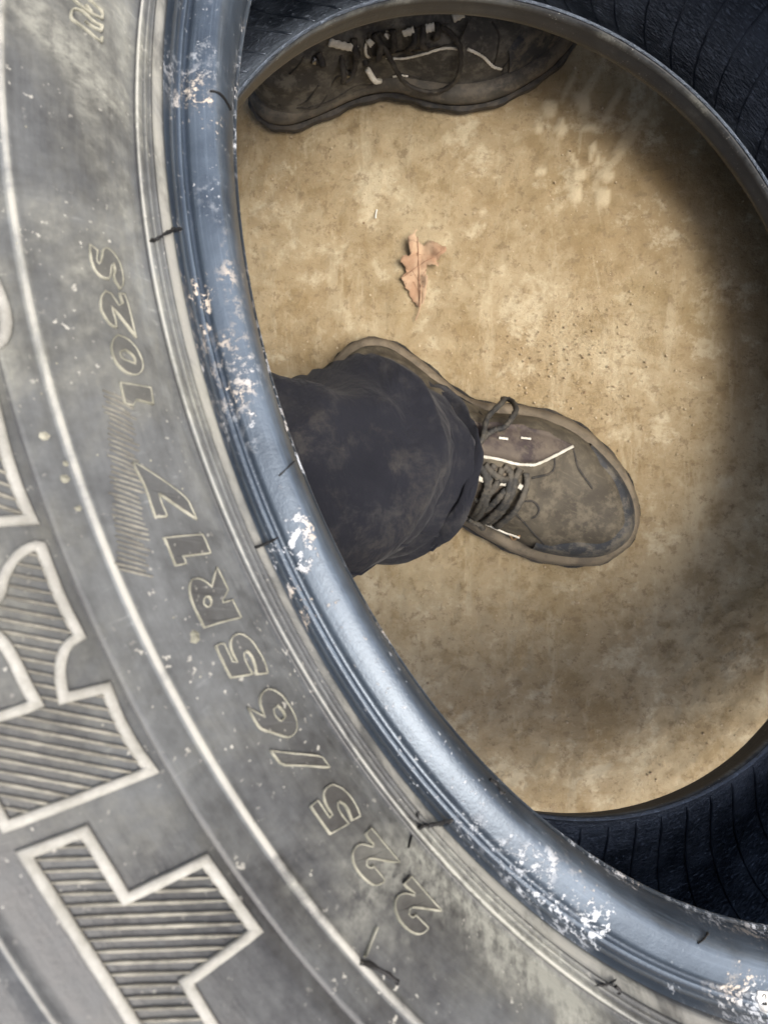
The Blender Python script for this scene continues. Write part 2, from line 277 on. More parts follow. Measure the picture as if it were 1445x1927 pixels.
# ------------------------------------------------------------------ the tyre
DATA = {'glyph':{'seven':[[(253.54,-2.79195),(251.7,-2.78542),(249.96,-2.77719),(247.72,-2.76626),(245.91,-2.75587),(245.9,-2.74751),(245.75,-2.73926),(248.49,-2.75287),(250.11,-2.76141),(251.07,-2.76526),(251.19,-2.75724),(251.09,-2.74953),(251.16,-2.74751),(253.19,-2.74961),(253.07,-2.76077),(252.93,-2.77451),(253.35,-2.78258)]],'one':[[(253.27,-2.73302),(250.8,-2.731),(245.92,-2.72634),(245.81,-2.72006),(245.87,-2.71062),(248.81,-2.71354),(251.31,-2.71592),(251.2,-2.7126),(251.34,-2.71019),(253.21,-2.71184),(253.07,-2.72992)]],'r':[[(253.3,-2.6633),(253.26,-2.67017),(253.34,-2.67944),(253.07,-2.68888),(252.37,-2.695),(251.49,-2.69785),(250.3,-2.6969),(249.35,-2.69282),(248.62,-2.6868),(245.91,-2.69836),(245.81,-2.68952),(245.8,-2.67916),(247.16,-2.6756),(247.77,-2.67446),(247.87,-2.67234),(245.88,-2.67082),(245.87,-2.66371),(245.92,-2.65578),(248.57,-2.65905),(251.03,-2.66156)],[(249.85,-2.67707),(250.27,-2.67525),(250.81,-2.67469),(251.26,-2.67557),(251.45,-2.67756),(251.31,-2.6799),(250.9,-2.68172),(250.37,-2.68233),(249.91,-2.68146),(249.71,-2.67946)]],'five':[[(253.0,-2.64794),(251.94,-2.6475),(251.4,-2.64603),(251.48,-2.6395),(251.58,-2.63212),(250.81,-2.62952),(250.73,-2.63769),(250.41,-2.64281),(249.7,-2.64618),(248.75,-2.64721),(247.71,-2.64602),(246.82,-2.64188),(246.12,-2.63551),(245.94,-2.62597),(245.91,-2.61915),(246.14,-2.6135),(246.57,-2.60936),(248.5,-2.61386),(247.89,-2.62045),(247.63,-2.62544),(247.74,-2.62995),(248.18,-2.63243),(248.89,-2.63186),(249.27,-2.62864),(249.36,-2.62426),(249.36,-2.61591),(251.41,-2.61996),(253.19,-2.62349),(253.2,-2.63079),(253.09,-2.63979)]],'six':[[(253.24,-2.59887),(251.46,-2.5862),(251.02,-2.59375),(250.47,-2.59826),(249.54,-2.60061),(248.36,-2.60034),(247.42,-2.59764),(246.44,-2.59102),(246.1,-2.58294),(246.07,-2.57339),(246.44,-2.56686),(247.06,-2.563),(248.24,-2.56109),(249.5,-2.56243),(250.46,-2.56677),(251.53,-2.57306),(252.33,-2.57699),(253.31,-2.58253),(253.31,-2.59068)],[(248.15,-2.58599),(247.77,-2.58222),(247.67,-2.57699),(248.19,-2.57486),(249.13,-2.57528),(249.52,-2.57795),(249.66,-2.58237),(249.23,-2.58557)]],'slash':[[(253.78,-2.56544),(251.73,-2.55689),(248.7,-2.5445),(246.06,-2.53328),(246.07,-2.52872),(246.02,-2.52265),(248.84,-2.53499),(250.93,-2.54323),(253.55,-2.55279),(253.63,-2.56055)]],'five2':[[(253.37,-2.51675),(251.68,-2.51531),(251.72,-2.50861),(251.81,-2.50039),(251.0,-2.49947),(250.87,-2.50514),(250.71,-2.50993),(250.17,-2.51422),(249.22,-2.51587),(247.63,-2.51349),(246.91,-2.50902),(246.24,-2.50203),(246.05,-2.49331),(246.25,-2.48621),(246.87,-2.47997),(248.57,-2.48398),(248.15,-2.48889),(247.78,-2.49508),(248.34,-2.50082),(248.92,-2.50149),(249.49,-2.49834),(249.67,-2.49251),(249.52,-2.48517),(253.41,-2.49288),(253.36,-2.50466)]],'two':[[(246.57,-2.467),(248.12,-2.46871),(248.21,-2.46435),(248.14,-2.45916),(248.63,-2.45835),(249.19,-2.46267),(250.0,-2.46814),(250.99,-2.47071),(252.05,-2.47101),(252.76,-2.46923),(253.33,-2.46531),(253.56,-2.45878),(253.48,-2.45274),(253.21,-2.44673),(252.77,-2.44244),(251.5,-2.43802),(250.87,-2.43798),(250.82,-2.4452),(250.83,-2.45163),(251.25,-2.4516),(251.65,-2.45356),(251.72,-2.45654),(251.06,-2.45803),(250.15,-2.45573),(249.04,-2.44852),(247.65,-2.43917),(246.45,-2.43227),(246.45,-2.44238),(246.48,-2.4559)]],'two2':[[(246.54,-2.41805),(248.52,-2.42111),(248.36,-2.41506),(248.21,-2.41024),(248.61,-2.40965),(249.4,-2.41703),(250.55,-2.4217),(251.69,-2.42297),(252.56,-2.4212),(253.26,-2.41743),(253.65,-2.41087),(253.57,-2.40384),(253.18,-2.39766),(252.38,-2.39236),(251.17,-2.38908),(250.75,-2.38944),(250.8,-2.39609),(250.86,-2.40274),(251.36,-2.40336),(251.73,-2.40551),(251.66,-2.40846),(250.94,-2.40938),(250.05,-2.40662),(248.64,-2.39653),(246.71,-2.38195),(246.66,-2.39104),(246.57,-2.4042),(246.56,-2.41406)]],'zero':[[(249.51,-2.89263),(247.95,-2.89074),(246.74,-2.88582),(246.11,-2.87821),(245.91,-2.87079),(246.42,-2.86451),(247.55,-2.86049),(249.14,-2.86062),(250.17,-2.86401),(251.0,-2.86883),(251.31,-2.87543),(251.2,-2.88167),(250.58,-2.8881)],[(248.71,-2.88119),(247.63,-2.87797),(247.16,-2.87352),(247.53,-2.86924),(248.47,-2.87124),(249.45,-2.87228),(250.0,-2.87524),(249.91,-2.87842)]],'one2':[[(251.27,-2.85363),(245.72,-2.84977),(246.25,-2.83628),(249.2,-2.84),(250.23,-2.83509),(251.55,-2.83749)]],'two3':[[(250.89,-2.92307),(251.28,-2.91694),(251.37,-2.91105),(250.74,-2.90375),(250.13,-2.89998),(249.36,-2.89909),(249.2,-2.90605),(249.33,-2.91144),(249.39,-2.91644),(247.86,-2.90794),(245.94,-2.89314),(246.0,-2.9009),(245.96,-2.91185),(246.08,-2.92459),(246.38,-2.92951),(247.25,-2.92906),(247.01,-2.92079),(247.95,-2.91857),(248.97,-2.92741),(249.95,-2.92832)]],'s':[[(251.16,-2.96578),(251.36,-2.95821),(251.36,-2.94998),(250.85,-2.94316),(249.89,-2.93992),(248.88,-2.93986),(248.24,-2.94408),(247.96,-2.95101),(247.34,-2.95486),(247.13,-2.94869),(247.85,-2.94241),(246.95,-2.93345),(246.22,-2.9374),(245.92,-2.94499),(245.9,-2.95177),(246.13,-2.95798),(246.68,-2.96273),(247.34,-2.96586),(248.16,-2.9671),(248.92,-2.9644),(249.17,-2.95984),(249.58,-2.95371),(250.13,-2.95097),(250.48,-2.95362),(250.12,-2.95908),(249.94,-2.96254)]]},'open':{'m':[[(246.26,3.11541),(246.37,3.12063),(248.07,3.11972),(250.09,3.11862),(251.66,3.11814),(251.93,3.11535),(251.76,3.10832),(251.01,3.10509),(249.63,3.10381),(248.82,3.10496),(247.58,3.10618),(246.37,3.10347),(246.29,3.10597),(246.62,3.11014),(248.14,3.11171),(249.45,3.11186)],[(252.28,3.09728),(250.27,3.10024),(248.27,3.09997),(246.55,3.09739),(246.4,3.09219),(246.65,3.08927),(247.8,3.08847),(249.03,3.08799),(250.44,3.08763)],[(249.54,3.09514),(248.29,3.09836)]]},'big':{'bottom':[[(292.34,-2.49258),(291.95,-2.50827),(291.48,-2.61268),(283.82,-2.60381),(283.92,-2.56331),(272.36,-2.54711),(272.37,-2.49632),(283.8,-2.50959),(284.72,-2.47749),(285.39,-2.45778),(291.38,-2.46773)]],'middle':[[(282.64,-2.72642),(281.35,-2.73134),(279.83,-2.73484),(278.98,-2.7414),(277.24,-2.74875),(275.24,-2.75309),(273.39,-2.75465),(272.46,-2.75277),(272.53,-2.74006),(272.68,-2.71835),(272.36,-2.69538),(273.88,-2.69527),(275.51,-2.69114),(276.8,-2.68359),(277.57,-2.67513),(277.95,-2.6688),(272.09,-2.6619),(272.55,-2.64568),(272.6,-2.62528),(272.11,-2.60732),(279.55,-2.61607),(291.7,-2.62892),(292.03,-2.66561),(290.76,-2.70005),(285.92,-2.726)]],'notch':[[(283.84,-2.72542),(282.36,-2.7149),(282.16,-2.71116),(281.72,-2.70417),(281.66,-2.69446),(281.67,-2.68577),(281.54,-2.67331),(283.57,-2.67438),(286.3,-2.67673),(289.57,-2.67974),(289.06,-2.69956),(285.83,-2.71991)]],'upper':[[(272.39,-2.86459),(272.27,-2.84403),(272.6,-2.82174),(272.76,-2.80159),(272.66,-2.78602),(272.39,-2.76956),(276.48,-2.77355),(280.56,-2.777),(280.6,-2.80378),(276.39,-2.84562)]],'corner':[[(268.23,-2.92913),(267.55,-2.91636),(267.28,-2.90034),(268.39,-2.88542),(270.2,-2.88012),(272.39,-2.88525),(271.13,-2.92063)]]},'marks':{'cuts':[[(238.9,-2.9861),(236.74,-2.99405),(231.46,-3.02508)],[(236.52,-2.70033),(234.0,-2.70021),(228.55,-2.70168)],[(238.73,-2.42934),(235.26,-2.41439),(230.71,-2.38685)],[(223.22,-2.7559),(221.29,-2.75919),(218.46,-2.7654)],[(237.45,-2.20932),(236.78,-2.19913),(234.87,-2.18291)],[(221.76,3.0909),(219.05,3.08837),(217.4,3.08553),(216.03,3.08262)],[(220.25,-2.07718),(219.33,-2.06925),(217.66,-2.05438)],[(217.62,-2.37435),(216.87,-2.36259),(218.03,-2.35667),(217.14,-2.35)],[(243.0,-2.42847),(241.8,-2.42853),(240.41,-2.42826)],[(236.18,-2.43492),(237.79,-2.43155)],[(248.44,-2.42243),(246.68,-2.4198)],[(235.81,-2.18551),(236.64,-2.18021)]],'vridge':[[(257.32,-2.42669),(259.25,-2.42602),(262.06,-2.42463)],[(263.1,-2.42689),(262.2,-2.41871),(261.65,-2.41117),(261.03,-2.40174),(260.86,-2.39367)]],'sticker':[[(225.74,-1.98235),(225.37,-1.96678),(225.51,-1.92409),(233.34,-1.94456),(232.13,-1.95342),(230.5,-1.95788),(230.19,-1.97038),(228.67,-1.9754),(227.36,-1.9761)]],'writing':[[(226.71,-1.96764),(226.29,-1.96872),(226.14,-1.9718),(226.59,-1.97277),(227.32,-1.96729),(227.51,-1.96465),(227.18,-1.96404),(226.68,-1.96718),(226.33,-1.96974)],[(228.31,-1.96605),(228.56,-1.96855),(228.8,-1.96774),(228.55,-1.96476),(228.21,-1.96208),(227.96,-1.96413),(228.21,-1.96585)],[(228.29,-1.9614),(228.69,-1.96523),(229.02,-1.96503)],[(229.01,-1.96288),(229.09,-1.95904),(229.3,-1.95788)],[(229.51,-1.96942),(229.88,-1.96556),(230.09,-1.96049)]]},'hatch':[[(254.82,-2.84831),(252.28,-2.84299),(250.08,-2.83654)],[(254.88,-2.84418),(252.49,-2.83883),(250.2,-2.83235)],[(254.81,-2.84002),(252.7,-2.8347),(251.15,-2.82842)],[(255.71,-2.83616),(252.91,-2.83059),(250.29,-2.82396)],[(255.66,-2.83205),(253.13,-2.82651),(251.33,-2.82017)],[(255.07,-2.82771),(253.35,-2.82247),(251.23,-2.81597)],[(255.48,-2.82377),(253.58,-2.81845),(251.44,-2.81192)],[(255.93,-2.81989),(253.8,-2.81445),(252.1,-2.80812)],[(256.17,-2.81595),(254.03,-2.81047),(251.35,-2.80359)],[(256.53,-2.81212),(254.27,-2.80652),(251.76,-2.79969)],[(256.61,-2.80813),(254.5,-2.80258),(252.9,-2.7963)],[(256.76,-2.80419),(254.74,-2.79868),(252.43,-2.79191)],[(257.49,-2.80071),(254.98,-2.79479),(253.41,-2.78856)],[(257.14,-2.79642),(255.23,-2.79093),(253.06,-2.78422)],[(257.55,-2.79275),(255.48,-2.78709),(252.77,-2.77992)],[(257.81,-2.78897),(255.73,-2.78328),(252.96,-2.77601)],[(258.4,-2.78552),(255.98,-2.77949),(253.37,-2.77233)],[(258.6,-2.78175),(256.23,-2.77574),(253.45,-2.76836)],[(258.41,-2.77761),(256.49,-2.77201),(254.78,-2.76571)],[(259.45,-2.7747),(256.75,-2.7683),(254.88,-2.76183)],[(258.85,-2.77015),(257.01,-2.76462),(254.86,-2.75782)],[(259.47,-2.76688),(257.27,-2.76095),(255.29,-2.75433)],[(259.87,-2.76341),(257.54,-2.75731),(255.44,-2.75055)],[(260.3,-2.76),(257.81,-2.7537),(255.46,-2.7466)],[(260.33,-2.75616),(258.08,-2.75011),(255.32,-2.74246)],[(260.51,-2.75249),(258.35,-2.74653),(255.56,-2.73881)],[(260.61,-2.74874),(258.62,-2.74299),(255.76,-2.73511)],[(261.08,-2.74548),(258.9,-2.73946),(257.05,-2.73302)],[(261.18,-2.74174),(259.18,-2.73596),(256.35,-2.72806)],[(261.42,-2.73822),(259.46,-2.73248),(257.11,-2.72528)],[(261.89,-2.73506),(259.74,-2.72902),(257.82,-2.72247)],[(262.07,-2.73147),(260.03,-2.72558),(257.66,-2.71834)],[(262.94,-2.7285),(260.31,-2.72217),(258.55,-2.7159)],[(262.65,-2.72449),(260.6,-2.71878),(257.73,-2.71067)]],'ribs':{'bottom':[[(285.16,-2.60538),(284.11,-2.60248)],[(289.28,-2.61),(288.27,-2.60726),(287.26,-2.60446),(286.24,-2.60161),(285.21,-2.5987),(284.17,-2.59575),(283.82,-2.59475)],[(291.31,-2.60896),(290.32,-2.60628),(289.32,-2.60356),(288.32,-2.60077),(287.32,-2.59791),(286.3,-2.595),(285.27,-2.59204),(284.24,-2.58902),(283.89,-2.588)],[(291.36,-2.60264),(290.38,-2.59991),(289.38,-2.59713),(288.39,-2.59429),(287.38,-2.59138),(286.37,-2.58841),(285.35,-2.58539),(284.32,-2.58231),(283.97,-2.58127)],[(274.23,-2.54967),(273.09,-2.54565),(272.7,-2.54428)],[(291.1,-2.5954),(290.11,-2.59261),(289.12,-2.58976),(288.13,-2.58684),(287.13,-2.58385),(286.12,-2.58081),(285.1,-2.57771),(284.07,-2.57455)],[(278.08,-2.55511),(276.99,-2.55139),(275.88,-2.5476),(274.76,-2.54371),(273.64,-2.53964),(272.5,-2.53547)],[(291.17,-2.58908),(290.19,-2.58623),(289.2,-2.58334),(288.22,-2.58036),(287.22,-2.57732),(286.22,-2.57422),(285.21,-2.57106),(284.18,-2.56785)],[(281.76,-2.56009),(280.71,-2.55657),(279.66,-2.55297),(278.59,-2.54929),(277.51,-2.54554),(276.41,-2.5417),(275.31,-2.53778),(274.2,-2.5337),(273.07,-2.52949),(272.31,-2.52663)],[(291.25,-2.58277),(290.28,-2.57987),(289.3,-2.57692),(288.32,-2.5739),(287.33,-2.5708),(286.33,-2.56764),(285.32,-2.56443),(284.31,-2.56116),(283.28,-2.55783),(282.24,-2.55443),(281.21,-2.55089),(280.16,-2.54725),(279.1,-2.54353),(278.04,-2.53974),(276.96,-2.53586),(275.86,-2.5319),(274.76,-2.52784),(273.65,-2.52358),(272.52,-2.51923)],[(291.03,-2.57549),(290.06,-2.57252),(289.08,-2.56951),(288.1,-2.5664),(287.12,-2.56323),(286.12,-2.56),(285.12,-2.55671),(284.1,-2.55336),(283.08,-2.54995),(282.05,-2.54648),(281.02,-2.54283),(279.98,-2.5391),(278.92,-2.53529),(277.86,-2.5314),(276.79,-2.52743),(275.7,-2.52338),(274.6,-2.51919),(273.5,-2.51483),(272.38,-2.51037)],[(291.14,-2.56918),(290.17,-2.56617),(289.2,-2.5631),(288.23,-2.55995),(287.25,-2.55672),(286.26,-2.55344),(285.26,-2.55009),(284.26,-2.54669),(283.24,-2.54322),(282.22,-2.53969),(281.19,-2.536),(280.16,-2.5322),(279.11,-2.52833),(278.06,-2.52438),(276.99,-2.52034),(275.92,-2.51622),(274.83,-2.51199),(273.73,-2.50756),(272.63,-2.50302)],[(291.26,-2.56288),(290.3,-2.55982),(289.34,-2.55671),(288.37,-2.55351),(287.39,-2.55023),(286.41,-2.54689),(285.42,-2.54349),(284.42,-2.54003),(283.41,-2.53651),(282.4,-2.53292),(281.38,-2.52919),(280.35,-2.52533),(279.32,-2.52139),(278.27,-2.51738),(277.22,-2.51328),(276.15,-2.50909),(275.07,-2.50481),(273.99,-2.50032),(273.62,-2.4988)],[(291.08,-2.55557),(290.12,-2.55244),(289.16,-2.54926),(288.2,-2.54598),(287.23,-2.54263),(286.25,-2.53922),(285.26,-2.53574),(284.27,-2.53221),(283.26,-2.52861),(282.25,-2.52494),(281.24,-2.52111),(280.22,-2.51716),(279.19,-2.51314),(278.15,-2.50903),(277.1,-2.50484),(276.39,-2.50199)],[(291.23,-2.54928),(290.28,-2.54611),(289.32,-2.54288),(288.36,-2.53956),(287.4,-2.53615),(286.43,-2.53269),(285.45,-2.52916),(284.46,-2.52557),(283.47,-2.52192),(282.46,-2.5182),(281.45,-2.51433),(280.44,-2.51033),(279.43,-2.50624),(279.08,-2.50486)],[(291.39,-2.54301),(290.44,-2.53979),(289.49,-2.53651),(288.54,-2.53315),(287.58,-2.5297),(286.62,-2.52618),(285.65,-2.5226),(284.67,-2.51896),(283.68,-2.51525),(282.68,-2.51147),(281.68,-2.50758)],[(291.25,-2.53567),(290.31,-2.53238),(289.36,-2.52904),(288.41,-2.5256),(287.46,-2.52208),(286.5,-2.51849),(285.54,-2.51484),(284.56,-2.51112),(283.91,-2.5086)],[(291.43,-2.52941),(290.5,-2.52608),(289.56,-2.52269),(288.62,-2.51922),(287.67,-2.51564),(286.72,-2.512),(285.77,-2.5083),(284.8,-2.50453),(284.15,-2.50198)],[(291.63,-2.52317),(290.7,-2.51979),(289.77,-2.51636),(288.83,-2.51285),(287.9,-2.50923),(286.96,-2.50554),(286.01,-2.50179),(285.05,-2.49797),(284.4,-2.49539)],[(291.53,-2.51582),(290.61,-2.51237),(289.69,-2.50887),(288.75,-2.5053),(287.82,-2.5016),(286.89,-2.49784),(285.94,-2.49402),(284.99,-2.49013),(284.67,-2.48882)],[(291.76,-2.5096),(290.84,-2.50611),(289.92,-2.50256),(289.0,-2.49896),(288.08,-2.49522),(287.15,-2.49141),(286.21,-2.48754),(285.27,-2.4836),(284.64,-2.48093)],[(291.99,-2.50339),(291.09,-2.49986),(290.17,-2.49627),(289.26,-2.49263),(288.34,-2.48886),(287.42,-2.48501),(286.49,-2.48109),(285.56,-2.4771),(284.93,-2.4744)],[(291.94,-2.49603),(291.04,-2.49243),(290.13,-2.48878),(289.22,-2.48507),(288.31,-2.48123),(287.4,-2.47731),(286.48,-2.47332),(285.55,-2.46927),(285.24,-2.4679)],[(292.2,-2.48985),(291.31,-2.48621),(290.41,-2.48252),(289.51,-2.47876),(288.6,-2.47491),(287.7,-2.47094),(286.79,-2.46691),(285.87,-2.46281),(285.56,-2.46142)],[(291.59,-2.48001),(290.7,-2.47628),(289.81,-2.47248),(288.91,-2.46861),(288.01,-2.4646),(287.41,-2.46189)],[(291.3,-2.47133),(290.41,-2.46751),(290.12,-2.46622)]],'middle':[[(275.14,-2.7525),(273.99,-2.74984),(272.82,-2.74712)],[(276.85,-2.74885),(275.73,-2.74614),(274.59,-2.74339),(273.44,-2.74061),(272.66,-2.73873)],[(278.17,-2.74443),(277.07,-2.74171),(275.95,-2.73893),(274.82,-2.73609),(273.68,-2.73324),(272.91,-2.7313)],[(279.11,-2.73922),(278.03,-2.73647),(276.93,-2.73366),(275.81,-2.7308),(274.69,-2.72788),(273.55,-2.72493),(272.78,-2.72293)],[(280.05,-2.73412),(278.98,-2.73134),(277.9,-2.72851),(276.8,-2.72562),(275.69,-2.72266),(274.57,-2.71966),(273.44,-2.71662),(272.67,-2.71455)],[(281.33,-2.73004),(280.28,-2.72726),(279.22,-2.72442),(278.14,-2.72153),(277.06,-2.71857),(275.96,-2.71555),(274.84,-2.71247),(273.72,-2.70936),(272.58,-2.70617)],[(282.6,-2.72609),(281.57,-2.72328),(280.52,-2.72044),(279.47,-2.71755),(278.4,-2.71459),(277.33,-2.71157),(276.23,-2.70849),(275.13,-2.70534),(274.02,-2.70215),(272.89,-2.69889),(272.51,-2.69779)],[(285.22,-2.72598),(284.54,-2.72414)],[(282.84,-2.71944),(281.81,-2.71657),(280.78,-2.71367),(279.73,-2.71072),(278.67,-2.7077),(277.6,-2.70462),(276.52,-2.70148),(275.43,-2.69827),(274.32,-2.69501)],[(282.07,-2.7099),(281.04,-2.70695),(280.01,-2.70394),(278.96,-2.70086),(277.9,-2.69773),(276.82,-2.69452),(275.74,-2.69126)],[(281.66,-2.70128),(280.63,-2.69823),(279.6,-2.69512),(278.55,-2.69195),(277.49,-2.68871),(276.78,-2.68652)],[(281.6,-2.69364),(280.58,-2.69052),(279.55,-2.68734),(278.51,-2.68409),(277.46,-2.68077)],[(281.56,-2.68601),(280.55,-2.68281),(279.53,-2.67955),(278.49,-2.67623),(277.8,-2.67397)],[(274.96,-2.66465),(273.88,-2.66101),(272.78,-2.65729),(272.41,-2.65603)],[(281.54,-2.67839),(280.53,-2.67512),(279.52,-2.67178),(278.49,-2.66838),(277.45,-2.66491),(276.4,-2.66137),(275.33,-2.65776),(274.26,-2.65407),(273.18,-2.65029),(272.82,-2.64901)],[(282.2,-2.67297),(281.2,-2.66967),(280.2,-2.6663),(279.18,-2.66287),(278.16,-2.65938),(277.12,-2.65581),(276.07,-2.65217),(275.01,-2.64845),(273.95,-2.64464),(272.87,-2.64075)],[(285.15,-2.67516),(284.17,-2.67196),(283.19,-2.66871),(282.2,-2.66541),(281.21,-2.66204),(280.21,-2.65861),(279.2,-2.6551),(278.19,-2.65153),(277.16,-2.64789),(276.12,-2.64418),(275.07,-2.64038),(274.01,-2.63649),(272.94,-2.63251),(272.58,-2.63116)],[(288.31,-2.67825),(287.37,-2.67517),(286.42,-2.67205),(285.47,-2.66887),(284.5,-2.66563),(283.53,-2.66234),(282.55,-2.65899),(281.56,-2.65558),(280.58,-2.6521),(279.58,-2.64855),(278.57,-2.64493),(277.55,-2.64124),(276.52,-2.63747),(275.49,-2.63363),(274.44,-2.6297),(273.38,-2.62566),(272.67,-2.62292)],[(290.47,-2.67822),(289.55,-2.6752),(288.62,-2.67213),(287.68,-2.66901),(286.74,-2.66585),(285.8,-2.66262),(284.84,-2.65935),(283.88,-2.65602),(282.91,-2.65263),(281.93,-2.64918),(280.95,-2.64565),(279.96,-2.64205),(278.97,-2.63838),(277.96,-2.63465),(276.94,-2.63083),(275.92,-2.62694),(274.88,-2.62297),(273.83,-2.61889),(272.78,-2.61471),(272.42,-2.6133)],[(291.08,-2.67322),(290.16,-2.67018),(289.24,-2.66709),(288.32,-2.66395),(287.39,-2.66076),(286.45,-2.65752),(285.51,-2.65422),(284.56,-2.65087),(283.6,-2.64746),(282.63,-2.64399),(281.66,-2.64045),(280.68,-2.63683),(279.7,-2.63314),(278.71,-2.62938),(277.71,-2.62555),(276.7,-2.62164),(275.67,-2.61765),(274.64,-2.61357),(273.61,-2.60938)],[(291.69,-2.66828),(290.79,-2.66522),(289.87,-2.66211),(288.95,-2.65895),(288.03,-2.65574),(287.11,-2.65248),(286.18,-2.64916),(285.24,-2.64579),(284.29,-2.64236),(283.33,-2.63887),(282.37,-2.63532),(281.41,-2.63169),(280.44,-2.62798),(279.46,-2.6242),(278.47,-2.62035),(277.48,-2.61642),(276.81,-2.61376)],[(291.71,-2.66134),(290.81,-2.65823),(289.9,-2.65508),(288.99,-2.65187),(288.07,-2.6486),(287.15,-2.64528),(286.23,-2.64191),(285.3,-2.63848),(284.35,-2.63499),(283.41,-2.63145),(282.45,-2.62784),(281.49,-2.62415),(280.53,-2.62038),(279.56,-2.61653)],[(291.74,-2.65442),(290.84,-2.65126),(289.94,-2.64806),(289.03,-2.6448),(288.13,-2.64148),(287.22,-2.63811),(286.3,-2.63468),(285.37,-2.63119),(284.44,-2.62765),(283.5,-2.62404),(282.55,-2.62038),(282.23,-2.61914)],[(291.78,-2.64751),(290.89,-2.64431),(290.0,-2.64105),(289.1,-2.63774),(288.2,-2.63437),(287.29,-2.63094),(286.38,-2.62746),(285.46,-2.62392),(285.15,-2.62272)],[(291.55,-2.63954),(290.66,-2.63626),(289.77,-2.63294),(288.87,-2.62957),(287.98,-2.62612),(287.68,-2.62496)],[(291.62,-2.63264),(290.74,-2.62932),(290.45,-2.6282)]],'upper':[[(273.61,-2.85857),(272.43,-2.85617)],[(274.81,-2.85287),(273.65,-2.85044),(272.47,-2.84795)],[(275.62,-2.84658),(274.47,-2.84403),(273.31,-2.84149),(272.53,-2.83976)],[(276.05,-2.83956),(274.92,-2.83688),(273.77,-2.83428),(272.61,-2.83161)],[(276.5,-2.83261),(275.37,-2.82987),(274.24,-2.82715),(273.09,-2.82442),(272.7,-2.8235)],[(276.95,-2.82574),(275.84,-2.82294),(274.71,-2.82012),(273.58,-2.81732),(272.81,-2.81542)],[(277.41,-2.81895),(276.31,-2.8161),(275.2,-2.81319),(274.07,-2.81031),(272.94,-2.80739)],[(277.88,-2.81224),(276.79,-2.80933),(275.69,-2.80637),(274.58,-2.80338),(273.45,-2.8004),(273.08,-2.79939)],[(278.36,-2.80561),(277.28,-2.80265),(276.19,-2.79964),(275.09,-2.79656),(273.98,-2.79351),(272.85,-2.7904)],[(278.84,-2.79905),(277.77,-2.79605),(276.7,-2.79298),(275.61,-2.78986),(274.51,-2.78671),(273.4,-2.78354),(272.65,-2.78139)],[(279.33,-2.79257),(278.28,-2.78952),(277.21,-2.78641),(276.13,-2.78324),(275.05,-2.78),(273.95,-2.77678),(272.84,-2.77349),(272.47,-2.77237)],[(279.83,-2.78617),(278.79,-2.78308),(277.73,-2.77992),(276.67,-2.7767),(275.59,-2.77342),(275.23,-2.77231)],[(280.33,-2.77985),(279.3,-2.77671),(278.96,-2.77565)]]}}
CO = {k: np.array(v) for k, v in {"A": [-0.00011, -0.00373, -0.00398, -0.00133, 0.00632, 0.00707, -0.00139, -0.00591, -0.008], "E": [0.00781, 0.0006, -0.00313, -0.00451, 0.00203, 0.00706, 0.00036, -0.00764, -0.00419], "C": [0.00997, 0.00799, -0.01548, -0.00918, 0.00367, 0.00487, 0.00136, -0.00066, -0.00076], "D": [0.00625, 0.00222, -0.00652, -0.00462, 0.00257, 0.00499, 0.00054, -0.00404, -0.00321], "F": [0.01755, -0.01516, 0.10686, -0.07057, 0.00452, -0.01241, -0.00022, -0.01037, -0.00549]}.items()}
W = .14119
_a, _b = .51937, .41909
TN = np.array([math.cos(_a) * math.sin(_b), math.sin(_a) * math.sin(_b), math.cos(_b)]); TC = np.array([.15866, .08749, -.25986])
TU = np.cross([0, 1, 0], TN); TU /= np.linalg.norm(TU); TV = np.cross(TN, TU)
tyre = bpy.data.objects.new('tyre', None); COL.objects.link(tyre)
_o = wld(TC); _c = [RW @ TU, RW @ TV, RW @ TN]
tyre.matrix_world = Matrix([[_c[0][i], _c[1][i], _c[2][i], _o[i]] for i in range(3)] + [[0, 0, 0, 1]])
tyre.empty_display_size = .1
tag(tyre, 'large worn dusty black rubber tyre propped up over the earth, seen close through its hole', 'tyre')

KN = [.213, .2329, .2391, .2631, .34]
def harm(th, c):
    o = c[0] + 0 * th
    for k in range(1, 5): o = o + c[2 * k - 1] * np.cos(k * th) + c[2 * k] * np.sin(k * th)
    return o
def dev(r0, th, z):
    """how far the slack carcass departs from a true circle (a share of the radius)"""
    r0 = r0 + 0 * th; z = z + 0 * th
    hs = [harm(th, CO[k]) for k in 'AECD']; hs.append(hs[3] * .3)
    o = hs[0].copy()
    for i in range(4):
        o = o + np.clip((r0 - KN[i]) / (KN[i + 1] - KN[i]), 0, 1) * (hs[i + 1] - hs[i])
    t = np.clip((-z + .0) / W, 0, 1); t = t * t * (3 - 2 * t)
    k = np.clip((r0 - .2165) / (.36 - .2165), 0, 1)
    rear = harm(th, CO['F']) * (.2165 / r0) * (1 - .62 * k)
    return o * (1 - t) + rear * t
def TP(r0, th, z):
    r0 = np.asarray(r0, float); th = np.asarray(th, float); z = np.asarray(z, float)
    r = r0 * (1 + dev(r0, th, z))
    return np.stack([r * np.cos(th), r * np.sin(th), z + 0 * r], -1)
